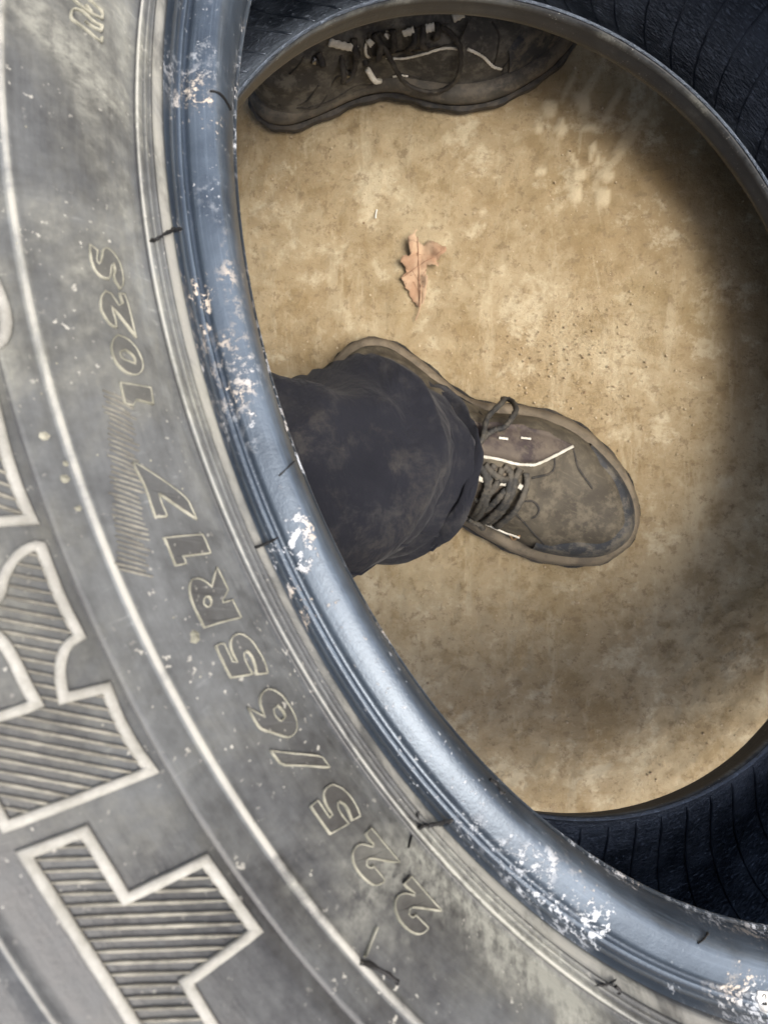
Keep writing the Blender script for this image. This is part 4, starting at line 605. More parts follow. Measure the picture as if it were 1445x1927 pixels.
SHOE = {'R':{'piping':[[(0.1308,-0.013,0.0992,0.42,-0.1,0.9),(0.147,-0.0075,0.092,0.42,0.05,0.9),(0.1594,-0.0045,0.0865,0.4,-0.01,0.92),(0.1675,-0.0011,0.0825,0.45,0.05,0.89),(0.1734,0.0024,0.0794,0.42,0.05,0.91),(0.1822,0.013,0.0741,0.26,0.29,0.92),(0.192,0.0264,0.0653,0.29,0.58,0.76)],[(0.1643,-0.052,0.0496,0.1,-0.9,0.42),(0.1695,-0.0517,0.0501,-0.02,-0.91,0.42),(0.1735,-0.0515,0.0509,0.13,-0.94,0.32),(0.1777,-0.0513,0.0501,0.11,-0.91,0.4),(0.1808,-0.0511,0.0497,0.16,-0.9,0.4),(0.1862,-0.0501,0.0498,0.17,-0.92,0.36),(0.1921,-0.0494,0.0501,0.08,-0.89,0.44)]],'seam':[[(0.1787,-0.0356,0.0715,0.44,-0.35,0.83),(0.1871,-0.0381,0.0665,0.18,-0.46,0.87),(0.1961,-0.0415,0.0615,0.28,-0.71,0.65),(0.2051,-0.0442,0.0548,0.15,-0.82,0.55),(0.2158,-0.0473,0.0467,0.13,-0.89,0.43),(0.2219,-0.0415,0.0512,0.33,-0.56,0.76)],[(0.1833,0.013,0.0738,0.26,0.29,0.92),(0.1854,0.0103,0.0736,0.42,0.17,0.89),(0.1871,0.0053,0.073,0.46,0.0,0.89),(0.1857,0.0008,0.0738,0.44,0.02,0.9),(0.1804,-0.0039,0.0764,0.43,0.02,0.9),(0.1757,-0.0077,0.0787,0.43,0.0,0.9)],[(0.1775,-0.0262,0.0756,0.48,-0.22,0.85),(0.1808,-0.024,0.0743,0.48,-0.16,0.86),(0.1851,-0.0218,0.0726,0.37,-0.19,0.91),(0.1899,-0.0231,0.0711,0.22,-0.01,0.98),(0.1927,-0.0261,0.0702,0.21,-0.1,0.97),(0.1926,-0.0306,0.0691,0.22,-0.38,0.9),(0.1905,-0.0328,0.0686,0.22,-0.38,0.9)],[(0.1927,0.0262,0.0652,0.29,0.58,0.76),(0.1975,0.0211,0.0659,0.33,0.3,0.89),(0.2029,0.0153,0.0655,0.27,0.21,0.94),(0.2123,0.0104,0.0639,0.21,0.11,0.97),(0.2201,0.0068,0.0622,0.24,0.1,0.96)],[(0.094,0.0228,0.0497,0.24,0.94,0.24),(0.1149,0.0219,0.0525,-0.19,0.98,-0.01),(0.1226,0.017,0.0664,-0.09,0.97,0.24)]],'lace':[[(0.1383,-0.0178,0.0951,0.41,-0.15,0.9),(0.1434,-0.0203,0.0922,0.44,-0.29,0.85),(0.1471,-0.0258,0.088,0.5,-0.35,0.79),(0.1497,-0.0342,0.0824,0.39,-0.59,0.71),(0.1529,-0.0441,0.0678,0.11,-0.83,0.54),(0.1538,-0.0524,0.0499,-0.04,-0.98,0.21)],[(0.1467,-0.0118,0.0921,0.41,-0.06,0.91),(0.1463,-0.0188,0.0912,0.44,-0.29,0.85),(0.1501,-0.0274,0.0861,0.31,-0.41,0.86),(0.1534,-0.0367,0.0782,0.36,-0.56,0.75),(0.1554,-0.0463,0.0636,0.16,-0.86,0.48),(0.1552,-0.0525,0.0499,-0.04,-0.98,0.21)],[(0.1532,-0.0099,0.0892,0.42,-0.06,0.91),(0.1588,-0.0122,0.0866,0.41,0.05,0.91),(0.1621,-0.019,0.0851,0.36,-0.32,0.88),(0.1639,-0.0288,0.0816,0.45,-0.45,0.77),(0.165,-0.0385,0.0713,0.05,-0.67,0.74),(0.1634,-0.0466,0.0626,0.0,-0.87,0.49),(0.1614,-0.0537,0.0432,-0.07,-0.98,0.2)],[(0.1643,-0.0062,0.0842,0.42,-0.04,0.91),(0.1634,-0.0125,0.0846,0.42,0.05,0.91),(0.1652,-0.0217,0.0834,0.47,-0.11,0.88),(0.1673,-0.0315,0.0779,0.24,-0.49,0.84),(0.1672,-0.042,0.068,0.12,-0.65,0.75),(0.166,-0.0505,0.0529,-0.04,-0.93,0.37)],[(0.1699,-0.0064,0.0814,0.42,-0.01,0.91),(0.1728,-0.0134,0.08,0.45,-0.02,0.89),(0.1738,-0.0238,0.0782,0.48,-0.12,0.87),(0.1744,-0.0323,0.0746,0.37,-0.54,0.76),(0.1735,-0.0432,0.0656,-0.01,-0.74,0.68),(0.1726,-0.0503,0.0541,-0.05,-0.9,0.42)],[(0.1405,-0.0151,0.0946,0.41,-0.15,0.9),(0.1484,-0.0177,0.0905,0.34,-0.08,0.94),(0.156,-0.0179,0.0877,0.41,-0.08,0.91),(0.1611,-0.0153,0.0857,0.38,-0.02,0.92)],[(0.1531,-0.0463,0.0643,0.22,-0.75,0.63),(0.1567,-0.0395,0.0736,0.26,-0.78,0.58),(0.1594,-0.0313,0.0806,0.19,-0.72,0.66),(0.1619,-0.0245,0.0841,0.16,-0.24,0.96),(0.1655,-0.0173,0.0836,0.45,-0.03,0.89)],[(0.1445,-0.0393,0.078,0.19,-0.81,0.56),(0.1498,-0.0353,0.0813,0.36,-0.66,0.66),(0.1523,-0.0284,0.0848,0.32,-0.43,0.84),(0.1535,-0.0193,0.0884,0.31,-0.31,0.9),(0.1524,-0.0114,0.0895,0.38,0.02,0.92)]],'loop':[[(0.1285,-0.0096,0.1002,0.2,-0.09,0.98),(0.13,-0.0026,0.0982,0.2,0.34,0.92),(0.1315,0.0071,0.0886,-0.39,0.71,0.59),(0.1329,0.019,0.0741,-0.1,0.92,0.38),(0.1366,0.0263,0.0522,-0.43,0.89,0.13),(0.1411,0.0281,0.0524,-0.3,0.93,0.22),(0.1434,0.0231,0.0705,-0.04,0.82,0.57),(0.1436,0.0148,0.0828,-0.14,0.76,0.63),(0.1404,0.0091,0.0885,0.02,0.67,0.74),(0.1352,0.0046,0.0926,0.03,0.65,0.76),(0.1314,-0.0002,0.0965,0.19,0.52,0.83),(0.1289,-0.0084,0.1001,0.27,0.16,0.95)]],'knot':[[(0.1515,-0.0524,0.05,-0.04,-0.98,0.21),(0.1559,-0.0526,0.0493,-0.02,-0.99,0.16),(0.1604,-0.0525,0.0494,0.1,-0.9,0.42),(0.1646,-0.0535,0.0453,-0.03,-0.99,0.11)],[(0.1479,-0.0526,0.048,-0.04,-0.98,0.21),(0.1516,-0.0527,0.0485,-0.04,-0.98,0.21),(0.1552,-0.0526,0.0493,-0.02,-0.99,0.16)]],'bar':[[(0.1516,-0.0219,0.0882,0.32,-0.32,0.89),(0.16,-0.0188,0.086,0.36,-0.32,0.88)],[(0.1399,-0.0251,0.0928,0.45,-0.16,0.88),(0.1446,-0.0239,0.0905,0.5,-0.35,0.79)],[(0.168,-0.0168,0.0823,0.45,-0.03,0.89),(0.1726,-0.017,0.0799,0.5,-0.11,0.86)],[(0.1403,0.005,0.0912,0.34,0.4,0.85),(0.1463,0.0075,0.0876,0.36,0.39,0.84)],[(0.1549,0.0124,0.0828,0.06,0.59,0.81),(0.1616,0.015,0.0813,0.06,0.59,0.81)]],'tag':[[(0.1853,-0.0517,0.0456,0.14,-0.94,0.32),(0.1914,-0.0544,0.0279,0.01,-1.0,0.08),(0.1912,-0.0489,0.0511,0.08,-0.89,0.44)]],'tongue':[[(0.1269,-0.0226,0.0989,0.1,-0.25,0.96),(0.1299,-0.0292,0.0966,0.44,-0.35,0.83),(0.1331,-0.036,0.0863,0.18,-0.75,0.64),(0.1364,-0.043,0.0754,0.15,-0.85,0.51),(0.1401,-0.0508,0.0549,-0.06,-0.97,0.24),(0.1443,-0.052,0.0488,-0.11,-0.97,0.2),(0.1479,-0.0526,0.048,-0.04,-0.98,0.21)],[(0.1335,-0.0198,0.0971,0.41,-0.09,0.91),(0.1361,-0.0264,0.0945,0.44,-0.35,0.83),(0.1388,-0.0332,0.0878,0.32,-0.73,0.6),(0.1418,-0.0402,0.0775,0.19,-0.88,0.44),(0.1449,-0.0476,0.0647,-0.0,-0.77,0.64),(0.1484,-0.0523,0.0495,-0.04,-0.98,0.21),(0.1514,-0.0526,0.0486,-0.04,-0.98,0.21)],[(0.1401,-0.0169,0.0944,0.41,-0.15,0.9),(0.1423,-0.0237,0.0918,0.45,-0.16,0.88),(0.1446,-0.0304,0.0871,0.42,-0.41,0.81),(0.1471,-0.0374,0.0803,0.16,-0.86,0.49),(0.1499,-0.0447,0.0675,0.14,-0.72,0.68),(0.1531,-0.0527,0.0488,-0.04,-0.98,0.21),(0.1554,-0.0526,0.0495,-0.02,-0.99,0.16)],[(0.1469,-0.0141,0.0918,0.41,-0.06,0.91),(0.1486,-0.0209,0.0896,0.31,-0.31,0.9),(0.1505,-0.0277,0.0859,0.31,-0.41,0.86),(0.1525,-0.0347,0.0804,0.36,-0.66,0.66),(0.1547,-0.0419,0.0706,0.08,-0.83,0.56),(0.1573,-0.0495,0.0577,0.11,-0.86,0.49),(0.1593,-0.0525,0.0497,0.03,-0.99,0.16)],[(0.1536,-0.0112,0.089,0.38,0.02,0.92),(0.1549,-0.0181,0.0882,0.34,-0.08,0.94),(0.1563,-0.025,0.0851,0.23,-0.42,0.88),(0.1579,-0.0319,0.0803,0.19,-0.72,0.66),(0.1596,-0.0391,0.0729,0.26,-0.78,0.58),(0.1616,-0.0466,0.0627,0.0,-0.87,0.49),(0.1634,-0.0519,0.0499,0.1,-0.9,0.42)],[(0.1605,-0.0083,0.0858,0.43,-0.04,0.9),(0.1613,-0.0153,0.0856,0.38,-0.02,0.92),(0.1621,-0.0222,0.0847,0.27,-0.1,0.96),(0.1631,-0.0292,0.0817,0.16,-0.52,0.84),(0.1645,-0.0364,0.0733,0.1,-0.72,0.69),(0.1659,-0.0437,0.0665,0.14,-0.73,0.67),(0.168,-0.0516,0.0501,-0.02,-0.91,0.42)],[(0.1674,-0.0054,0.0827,0.44,-0.04,0.9),(0.1678,-0.0124,0.0825,0.44,0.02,0.9),(0.1681,-0.0194,0.0821,0.47,-0.11,0.88),(0.1686,-0.0265,0.0803,0.45,-0.45,0.77),(0.1693,-0.0336,0.0754,0.11,-0.6,0.79),(0.1703,-0.0409,0.0685,0.1,-0.73,0.68),(0.1716,-0.0486,0.0574,-0.01,-0.86,0.51)]],'panel':[[(0.1129,0.0053,0.0946,0.25,0.67,0.7),(0.1146,0.0021,0.0969,0.24,0.63,0.73),(0.1163,-0.0012,0.1013,0.3,0.35,0.89),(0.1179,-0.0042,0.102,0.28,0.37,0.88),(0.1195,-0.0072,0.1024,0.26,0.27,0.93),(0.1211,-0.0102,0.1018,0.21,-0.15,0.97),(0.1227,-0.0132,0.101,0.18,-0.19,0.96)],[(0.1187,0.0072,0.0911,0.2,0.7,0.69),(0.1204,0.0039,0.0936,0.24,0.63,0.74),(0.122,0.0006,0.0957,0.26,0.62,0.74),(0.1236,-0.0027,0.0995,0.27,0.37,0.89),(0.1253,-0.0058,0.1004,0.25,0.26,0.93),(0.1269,-0.0088,0.1007,0.21,-0.15,0.97),(0.1285,-0.0119,0.1,0.2,-0.09,0.98)],[(0.1243,0.0095,0.0873,0.13,0.7,0.7),(0.126,0.0061,0.09,0.2,0.62,0.76),(0.1277,0.0027,0.0927,-0.03,0.63,0.77),(0.1293,-0.0008,0.0972,0.14,0.52,0.84),(0.131,-0.004,0.0984,0.32,0.33,0.89),(0.1327,-0.0072,0.0985,0.4,0.16,0.9),(0.1344,-0.0103,0.0978,0.42,-0.1,0.9)],[(0.1299,0.0123,0.0838,0.03,0.65,0.75),(0.1316,0.0087,0.0871,-0.23,0.67,0.71),(0.1333,0.0049,0.0923,-0.06,0.65,0.76),(0.135,0.0014,0.0947,0.18,0.5,0.84),(0.1367,-0.0019,0.0954,0.38,0.28,0.88),(0.1385,-0.0053,0.0955,0.41,0.23,0.88),(0.1402,-0.0086,0.0952,0.42,0.09,0.9)],[(0.1355,0.015,0.0811,0.07,0.73,0.68),(0.1373,0.011,0.0861,-0.1,0.77,0.63),(0.139,0.0072,0.0902,0.02,0.67,0.74),(0.1407,0.0036,0.0917,0.35,0.37,0.86),(0.1425,0.0001,0.0922,0.4,0.27,0.88),(0.1443,-0.0033,0.0924,0.34,0.24,0.91),(0.1461,-0.0068,0.0923,0.4,0.09,0.91)],[(0.1413,0.0175,0.0782,-0.19,0.84,0.51),(0.143,0.0133,0.0845,-0.14,0.76,0.63),(0.1447,0.0095,0.0872,0.3,0.49,0.82),(0.1465,0.0059,0.0884,0.31,0.45,0.84),(0.1483,0.0023,0.0894,0.32,0.28,0.91),(0.1502,-0.0013,0.0899,0.3,0.11,0.95),(0.152,-0.0049,0.0896,0.38,0.03,0.92)],[(0.1471,0.0199,0.077,-0.24,0.8,0.56),(0.1488,0.0157,0.082,0.16,0.56,0.81),(0.1506,0.0119,0.0838,0.19,0.46,0.87),(0.1524,0.0081,0.0859,0.02,0.56,0.83),(0.1541,0.0043,0.0876,0.13,0.36,0.93),(0.156,0.0007,0.0878,0.29,0.11,0.95),(0.158,-0.0029,0.0871,0.4,-0.01,0.92)],[(0.1529,0.0221,0.076,-0.17,0.81,0.56),(0.1547,0.018,0.0789,0.2,0.56,0.8),(0.1564,0.0141,0.0817,-0.06,0.59,0.8),(0.1582,0.0101,0.0846,-0.03,0.56,0.83),(0.16,0.0063,0.0858,0.29,0.13,0.95),(0.162,0.0027,0.0852,0.46,0.01,0.89),(0.164,-0.001,0.0843,0.44,0.03,0.9)],[(0.159,0.0236,0.074,0.15,0.61,0.78),(0.1606,0.0197,0.0776,-0.07,0.64,0.76),(0.1623,0.0159,0.0806,0.06,0.59,0.81),(0.164,0.0123,0.0823,0.31,0.35,0.89),(0.1659,0.0087,0.0827,0.41,0.23,0.88),(0.1678,0.0053,0.082,0.47,0.1,0.88),(0.1697,0.0018,0.0812,0.45,0.05,0.89)],[(0.1651,0.0251,0.0725,-0.04,0.72,0.69),(0.1666,0.0215,0.0762,-0.02,0.66,0.75),(0.1681,0.0182,0.0781,0.38,0.39,0.84),(0.1698,0.0149,0.0787,0.43,0.32,0.84),(0.1715,0.0117,0.0789,0.47,0.22,0.86),(0.1732,0.0085,0.0788,0.43,0.22,0.88),(0.1749,0.0054,0.0784,0.42,0.13,0.9)],[(0.1713,0.0267,0.0705,0.08,0.73,0.68),(0.1725,0.0238,0.073,0.2,0.6,0.77),(0.1737,0.021,0.0742,0.39,0.41,0.82),(0.175,0.0183,0.0748,0.41,0.36,0.84),(0.1763,0.0157,0.0752,0.42,0.32,0.85),(0.1777,0.013,0.0754,0.42,0.27,0.87),(0.179,0.0104,0.0758,0.26,0.25,0.93)],[(0.1777,0.0268,0.0689,0.28,0.56,0.78),(0.1786,0.0249,0.0699,0.35,0.47,0.81),(0.1795,0.0229,0.0706,0.24,0.45,0.86),(0.1804,0.021,0.0714,0.22,0.49,0.84),(0.1813,0.0192,0.072,0.23,0.41,0.88),(0.1822,0.0173,0.0726,0.23,0.36,0.9),(0.1831,0.0154,0.0731,0.25,0.34,0.91)],[(0.1842,0.027,0.0666,0.24,0.6,0.77),(0.1847,0.0259,0.0672,0.26,0.49,0.83),(0.1852,0.0248,0.0679,0.22,0.55,0.8),(0.1857,0.0237,0.0685,0.19,0.5,0.85),(0.1862,0.0226,0.069,0.19,0.5,0.85),(0.1868,0.0216,0.0695,0.25,0.39,0.89),(0.1873,0.0205,0.0698,0.25,0.41,0.88)],[(0.1906,0.027,0.0652,0.15,0.61,0.78),(0.1908,0.0268,0.0653,0.15,0.61,0.78),(0.1909,0.0266,0.0654,0.15,0.61,0.78),(0.1911,0.0264,0.0656,0.15,0.61,0.78),(0.1913,0.0262,0.0657,0.15,0.61,0.78),(0.1914,0.026,0.0658,0.15,0.61,0.78),(0.1916,0.0258,0.0659,0.19,0.5,0.84)]]},'L':{'piping':[[(0.1056,-0.0169,0.0731,0.3,-0.88,0.37),(0.1033,-0.0197,0.0679,0.13,-0.92,0.36),(0.1035,-0.0205,0.0606,-0.04,-1.0,0.01),(0.1068,-0.0205,0.0546,-0.08,-1.0,-0.03),(0.1145,-0.0209,0.0515,-0.09,-0.99,-0.1),(0.1278,-0.0228,0.0517,-0.13,-0.99,0.06),(0.138,-0.0256,0.0553,-0.43,-0.89,0.12),(0.1465,-0.028,0.0601,-0.35,-0.92,0.17),(0.1596,-0.0296,0.0636,-0.15,-0.92,0.36),(0.1705,-0.0315,0.0613,0.05,-0.85,0.53)],[(0.1759,-0.0321,0.0602,-0.09,-0.85,0.52),(0.1819,-0.0341,0.0567,0.04,-0.91,0.41),(0.1872,-0.0359,0.0524,0.03,-0.95,0.31),(0.1908,-0.0374,0.0475,0.02,-0.96,0.27),(0.1949,-0.0384,0.0413,0.21,-0.96,0.15),(0.2009,-0.0381,0.0356,0.22,-0.97,0.11)],[(0.12,-0.022,0.0291,-0.13,-0.99,0.01),(0.1257,-0.0231,0.0304,-0.27,-0.96,0.01),(0.1316,-0.0251,0.0308,-0.37,-0.93,0.02)]],'thick':[[(0.0803,-0.0186,0.0844,-0.15,-0.83,0.54),(0.0885,-0.0193,0.0786,0.33,-0.89,0.31),(0.0967,-0.019,0.0731,0.24,-0.97,0.08)],[(0.1316,-0.0175,0.0748,0.02,-0.98,0.22),(0.1402,-0.0191,0.076,-0.17,-0.77,0.62)],[(0.1189,-0.0154,0.0717,0.14,-0.97,0.21),(0.1232,-0.0161,0.0726,-0.22,-0.98,-0.02)],[(0.1487,-0.0208,0.0774,-0.31,-0.76,0.58),(0.1533,-0.0207,0.0773,0.13,-0.78,0.61)],[(0.167,-0.0179,0.0754,0.08,-0.58,0.81),(0.1739,-0.0169,0.0749,0.38,-0.25,0.89)],[(0.1051,-0.0182,0.071,0.24,-0.83,0.5),(0.1083,-0.0165,0.0721,0.27,-0.83,0.49)]],'aglet':[[(0.1015,-0.021,0.052,0.1,-0.99,0.02),(0.1047,-0.0222,0.0388,0.17,-0.98,0.05),(0.1093,-0.0217,0.0322,0.08,-1.0,-0.0)]],'lace':[[(0.0962,-0.0169,0.0786,0.28,-0.81,0.51),(0.0975,-0.0198,0.069,-0.14,-0.97,0.21),(0.1002,-0.0204,0.0597,-0.01,-1.0,-0.07),(0.1015,-0.021,0.052,0.1,-0.99,0.02)],[(0.0922,-0.0189,0.0771,0.27,-0.96,0.09),(0.0868,-0.0204,0.069,0.27,-0.96,-0.02),(0.0827,-0.0237,0.0595,0.3,-0.9,0.32),(0.0835,-0.0243,0.0526,-0.06,-0.99,0.11),(0.0875,-0.0241,0.0513,0.23,-0.94,0.25),(0.0928,-0.0208,0.0593,0.26,-0.92,0.29),(0.0962,-0.0198,0.0708,-0.02,-0.9,0.43)],[(0.07,-0.02,0.0782,0.26,-0.96,0.04),(0.0694,-0.0218,0.073,0.31,-0.93,0.2),(0.0662,-0.0228,0.0734,0.31,-0.93,0.2)],[(0.1124,-0.0144,0.0745,0.26,-0.92,0.3),(0.1135,-0.0173,0.0677,0.13,-0.83,0.55),(0.1108,-0.0204,0.0622,0.03,-1.0,0.01),(0.1135,-0.021,0.0582,-0.01,-1.0,-0.02)],[(0.1255,-0.0162,0.0773,-0.18,-0.89,0.42),(0.1235,-0.0173,0.0658,0.02,-0.97,0.23),(0.1187,-0.0197,0.0606,0.12,-0.91,0.4)],[(0.1403,-0.0185,0.0768,-0.23,-0.84,0.5),(0.1402,-0.0219,0.0713,-0.29,-0.9,0.31),(0.136,-0.0218,0.0653,-0.42,-0.88,0.23),(0.1368,-0.0242,0.0587,-0.34,-0.9,0.28)],[(0.1478,-0.0196,0.0787,-0.26,-0.83,0.49),(0.1457,-0.0236,0.0709,-0.24,-0.89,0.39),(0.1483,-0.0276,0.0638,-0.28,-0.93,0.23)],[(0.1567,-0.0202,0.0764,0.29,-0.53,0.79),(0.1553,-0.0239,0.0738,-0.1,-0.76,0.65),(0.1524,-0.0252,0.0709,-0.15,-0.91,0.39)]],'loop':[[(0.1105,-0.0138,0.0772,0.11,-0.98,0.16),(0.1161,-0.0185,0.0641,0.25,-0.89,0.39),(0.1243,-0.0223,0.0522,-0.13,-0.99,0.06),(0.133,-0.0256,0.0391,-0.39,-0.92,0.02),(0.1442,-0.0301,0.0304,-0.33,-0.94,0.04),(0.156,-0.0342,0.0294,-0.32,-0.95,0.03),(0.1659,-0.0364,0.0397,-0.21,-0.98,0.06),(0.1705,-0.0348,0.053,-0.18,-0.96,0.21),(0.1697,-0.0292,0.0647,0.0,-0.76,0.65),(0.1639,-0.0246,0.0705,0.17,-0.64,0.75),(0.1569,-0.0215,0.0754,0.3,-0.59,0.75)]],'hook':[[(0.0649,-0.0225,0.0747,0.08,-0.86,0.5),(0.0682,-0.0227,0.0717,0.1,-0.87,0.49)],[(0.0837,-0.0244,0.0541,0.12,-0.99,-0.11),(0.088,-0.0241,0.0496,0.25,-0.97,0.01)]],'seam':[[(0.1199,-0.022,0.0288,-0.13,-0.99,0.01),(0.1222,-0.0223,0.0299,-0.14,-0.99,0.01),(0.1276,-0.0236,0.0306,-0.27,-0.96,0.01),(0.1415,-0.0291,0.0302,-0.35,-0.94,0.03)],[(0.042,-0.031,0.0317,-0.09,-1.0,0.03),(0.0587,-0.0299,0.0245,0.14,-0.99,0.03),(0.0763,-0.0253,0.0472,0.23,-0.97,0.1),(0.0851,-0.0247,0.0497,0.03,-1.0,-0.0)],[(0.0288,-0.0283,0.0368,-0.38,-0.92,0.0),(0.0478,-0.0306,0.0349,0.05,-1.0,0.03),(0.0638,-0.0275,0.049,0.17,-0.95,0.24)],[(0.0509,-0.0307,0.0276,0.11,-0.99,0.04),(0.071,-0.0278,0.0261,0.16,-0.99,0.02),(0.0905,-0.0243,0.0305,0.19,-0.98,-0.06),(0.1029,-0.022,0.0226,0.08,-1.0,-0.03)],[(0.0456,-0.0255,0.0673,-0.01,-0.93,0.36),(0.0531,-0.0245,0.0728,0.08,-1.0,-0.0),(0.0596,-0.0217,0.0785,0.27,-0.85,0.46)],[(0.1952,-0.0208,0.066,0.31,-0.42,0.85),(0.1995,-0.0273,0.0596,0.29,-0.67,0.68),(0.1977,-0.0348,0.0505,0.32,-0.87,0.37),(0.1957,-0.0379,0.043,0.22,-0.94,0.26)],[(0.2248,-0.028,0.0449,0.33,-0.83,0.45),(0.2143,-0.0326,0.0435,0.26,-0.92,0.3),(0.2042,-0.0371,0.0368,0.22,-0.96,0.18),(0.202,-0.0383,0.0306,0.21,-0.97,0.08)]],'tongue':[[(0.1065,-0.0143,0.0766,0.32,-0.85,0.42),(0.1066,-0.0157,0.0743,0.32,-0.79,0.52),(0.1067,-0.0171,0.072,0.27,-0.83,0.49),(0.1069,-0.0184,0.0695,0.29,-0.9,0.33),(0.107,-0.0196,0.0666,0.2,-0.82,0.53),(0.1071,-0.0203,0.063,0.02,-0.91,0.42),(0.1072,-0.0206,0.0587,-0.08,-0.98,0.16)],[(0.1184,-0.015,0.0752,-0.04,-1.0,0.07),(0.1183,-0.0155,0.0716,0.14,-0.97,0.21),(0.1183,-0.0162,0.0683,0.14,-0.97,0.21),(0.1182,-0.0173,0.0656,0.24,-0.91,0.35),(0.1181,-0.0185,0.063,0.22,-0.86,0.47),(0.1179,-0.0198,0.0606,0.12,-0.91,0.4),(0.1178,-0.021,0.0579,0.05,-0.99,0.1)],[(0.1303,-0.0171,0.0763,0.03,-0.91,0.42),(0.13,-0.0179,0.0733,-0.05,-0.95,0.32),(0.1297,-0.0184,0.0698,-0.19,-0.93,0.3),(0.1295,-0.0185,0.0656,-0.2,-0.97,0.13),(0.1291,-0.0193,0.0625,-0.14,-0.95,0.3),(0.1288,-0.0202,0.0596,-0.07,-0.94,0.32),(0.1285,-0.0212,0.0567,-0.07,-0.94,0.32)],[(0.1421,-0.019,0.0769,-0.23,-0.84,0.5),(0.1416,-0.0202,0.0748,-0.16,-0.85,0.5),(0.141,-0.0214,0.0726,-0.17,-0.83,0.54),(0.1405,-0.0223,0.0701,-0.29,-0.9,0.31),(0.1399,-0.0232,0.0673,-0.4,-0.89,0.23),(0.1394,-0.0238,0.0641,-0.45,-0.86,0.22),(0.1389,-0.0244,0.0608,-0.45,-0.86,0.22)],[(0.1539,-0.0206,0.0771,0.26,-0.54,0.8),(0.1531,-0.0221,0.0758,0.1,-0.63,0.77),(0.1523,-0.0234,0.074,-0.03,-0.88,0.48),(0.1515,-0.0246,0.072,-0.15,-0.91,0.39),(0.1507,-0.0255,0.0695,-0.2,-0.85,0.48),(0.1499,-0.0265,0.067,-0.21,-0.9,0.38),(0.1491,-0.0274,0.0646,-0.18,-0.88,0.43)],[(0.1659,-0.0202,0.0739,0.13,-0.63,0.77),(0.1648,-0.0217,0.0728,0.13,-0.63,0.77),(0.1637,-0.0233,0.0717,0.16,-0.68,0.72),(0.1626,-0.0249,0.0705,0.17,-0.64,0.75),(0.1615,-0.0264,0.0693,0.06,-0.74,0.68),(0.1604,-0.0278,0.0676,-0.04,-0.93,0.38),(0.1593,-0.0288,0.0655,-0.1,-0.85,0.51)],[(0.1779,-0.0204,0.0718,0.28,-0.52,0.8),(0.1765,-0.0222,0.0713,0.25,-0.43,0.87),(0.1751,-0.0239,0.0705,0.19,-0.65,0.74),(0.1737,-0.0254,0.0695,0.09,-0.75,0.65),(0.1724,-0.0267,0.0679,-0.07,-0.76,0.64),(0.1711,-0.0279,0.0663,-0.06,-0.74,0.67),(0.1697,-0.0292,0.0647,0.0,-0.76,0.65)]]}}
def on(l, h):
    return [np.array(p[:3]) + np.array(p[3:]) / (np.linalg.norm(p[3:]) + 1e-9) * (h if np.isscalar(h) else h[i]) * (1 if p[5] > -.01 else -1) for i, p in enumerate(l)]
def nrm(l): return [np.array(p[3:]) * (1 if p[5] > -.01 else -1) for p in l]
def strand(name, l, rad, mat, par, h=.001, flat=.5, wob=0., label=None, n=8):
    P = np.array(smooth_line(on(l, h), 8)); U = np.array(smooth_line(nrm(l), 8)); P = P + (rng.random(P.shape) - .5) * wob
    m = len(P); r = np.full(m, rad) * (1 + .12 * np.sin(np.arange(m) * 1.9)) if wob else np.full(m, rad)
    return obj(name, *tube(P, r, n, flat, U), MAT[mat], par, label=label)
D = SHOE['R']
for l in D['piping']: strand('piping', l, .0011, 'cream', boot_r, .0014, .7, .00015)
for l in D['seam']: strand('seam', l, .0009, 'sole', boot_r, .0002, .5, .0001)
for i, l in enumerate(D['lace']):
    k = len(l); strand('lace', l, .0026, 'lace', boot_r, [.0015 + .0045 * math.sin(math.pi * j / (k - 1)) for j in range(k)], .6, .0003)
strand('lace_loop', D['loop'][0], .0021, 'lace', boot_r, [.003, .006, .010, .012, .011, .010, .009, .008, .007, .006, .004, .003], .9, .0003)
for l in D['knot']: strand('lace', l, .0026, 'lace', boot_r, .004, .8, .0003)
for i, l in enumerate(D['bar']): strand('reflective_tab', l, .0020 if i < 3 else .0009, 'cream', boot_r, .0035 if i < 3 else .0024, .45, .0001)
strand('stitch', D['tag'][0], .0009, 'stitch', boot_r, .0006, .6, .0001)
def patch(rows, mat, par, h, name='tongue'):
    n, m = len(rows), len(rows[0]); V = []
    for i, r in enumerate(rows):
        V += on(r, [h + .0009 * math.sin(i * 2.1 + b * 3.1) for b in range(len(r))])
    nn = len(V); V += list(np.array(V) - np.array([0, 0, .003])); F = grid_faces(n, m)
    rim = [(i, 0) for i in range(n)] + [(n - 1, j) for j in range(1, m)] + [(i, m - 1) for i in range(n - 2, -1, -1)] + [(0, j) for j in range(m - 2, 0, -1)]
    rim = [a * m + b for a, b in rim]
    F += [(rim[k], rim[(k + 1) % len(rim)], nn + rim[(k + 1) % len(rim)], nn + rim[k]) for k in range(len(rim))]
    return obj(name, V, F, MAT[mat], par)
patch(D['tongue'], 'tongue', boot_r, .0012)
patch(D['panel'], 'panel', boot_r, .0010, 'side_panel')
D = SHOE['L']
patch(D['tongue'], 'leather', boot_l, .0012)
for l in D['piping']: strand('piping', l, .0011, 'cream', boot_l, .001, .6, .00015)
for l in D['thick']: strand('reflective_tab', l, .0028, 'cream', boot_l, .0035, .4, .0001)
for l in D['seam']: strand('seam', l, .0009, 'sole', boot_l, .0002, .5, .0001)
for l in D['lace']:
    k = len(l); strand('lace', l, .0023, 'lace2', boot_l, [.002 + .006 * math.sin(math.pi * j / max(1, k - 1)) for j in range(k)], .6, .0003)
strand('aglet', D['aglet'][0], .0022, 'cream', boot_l, [.005, .006, .004], .9)
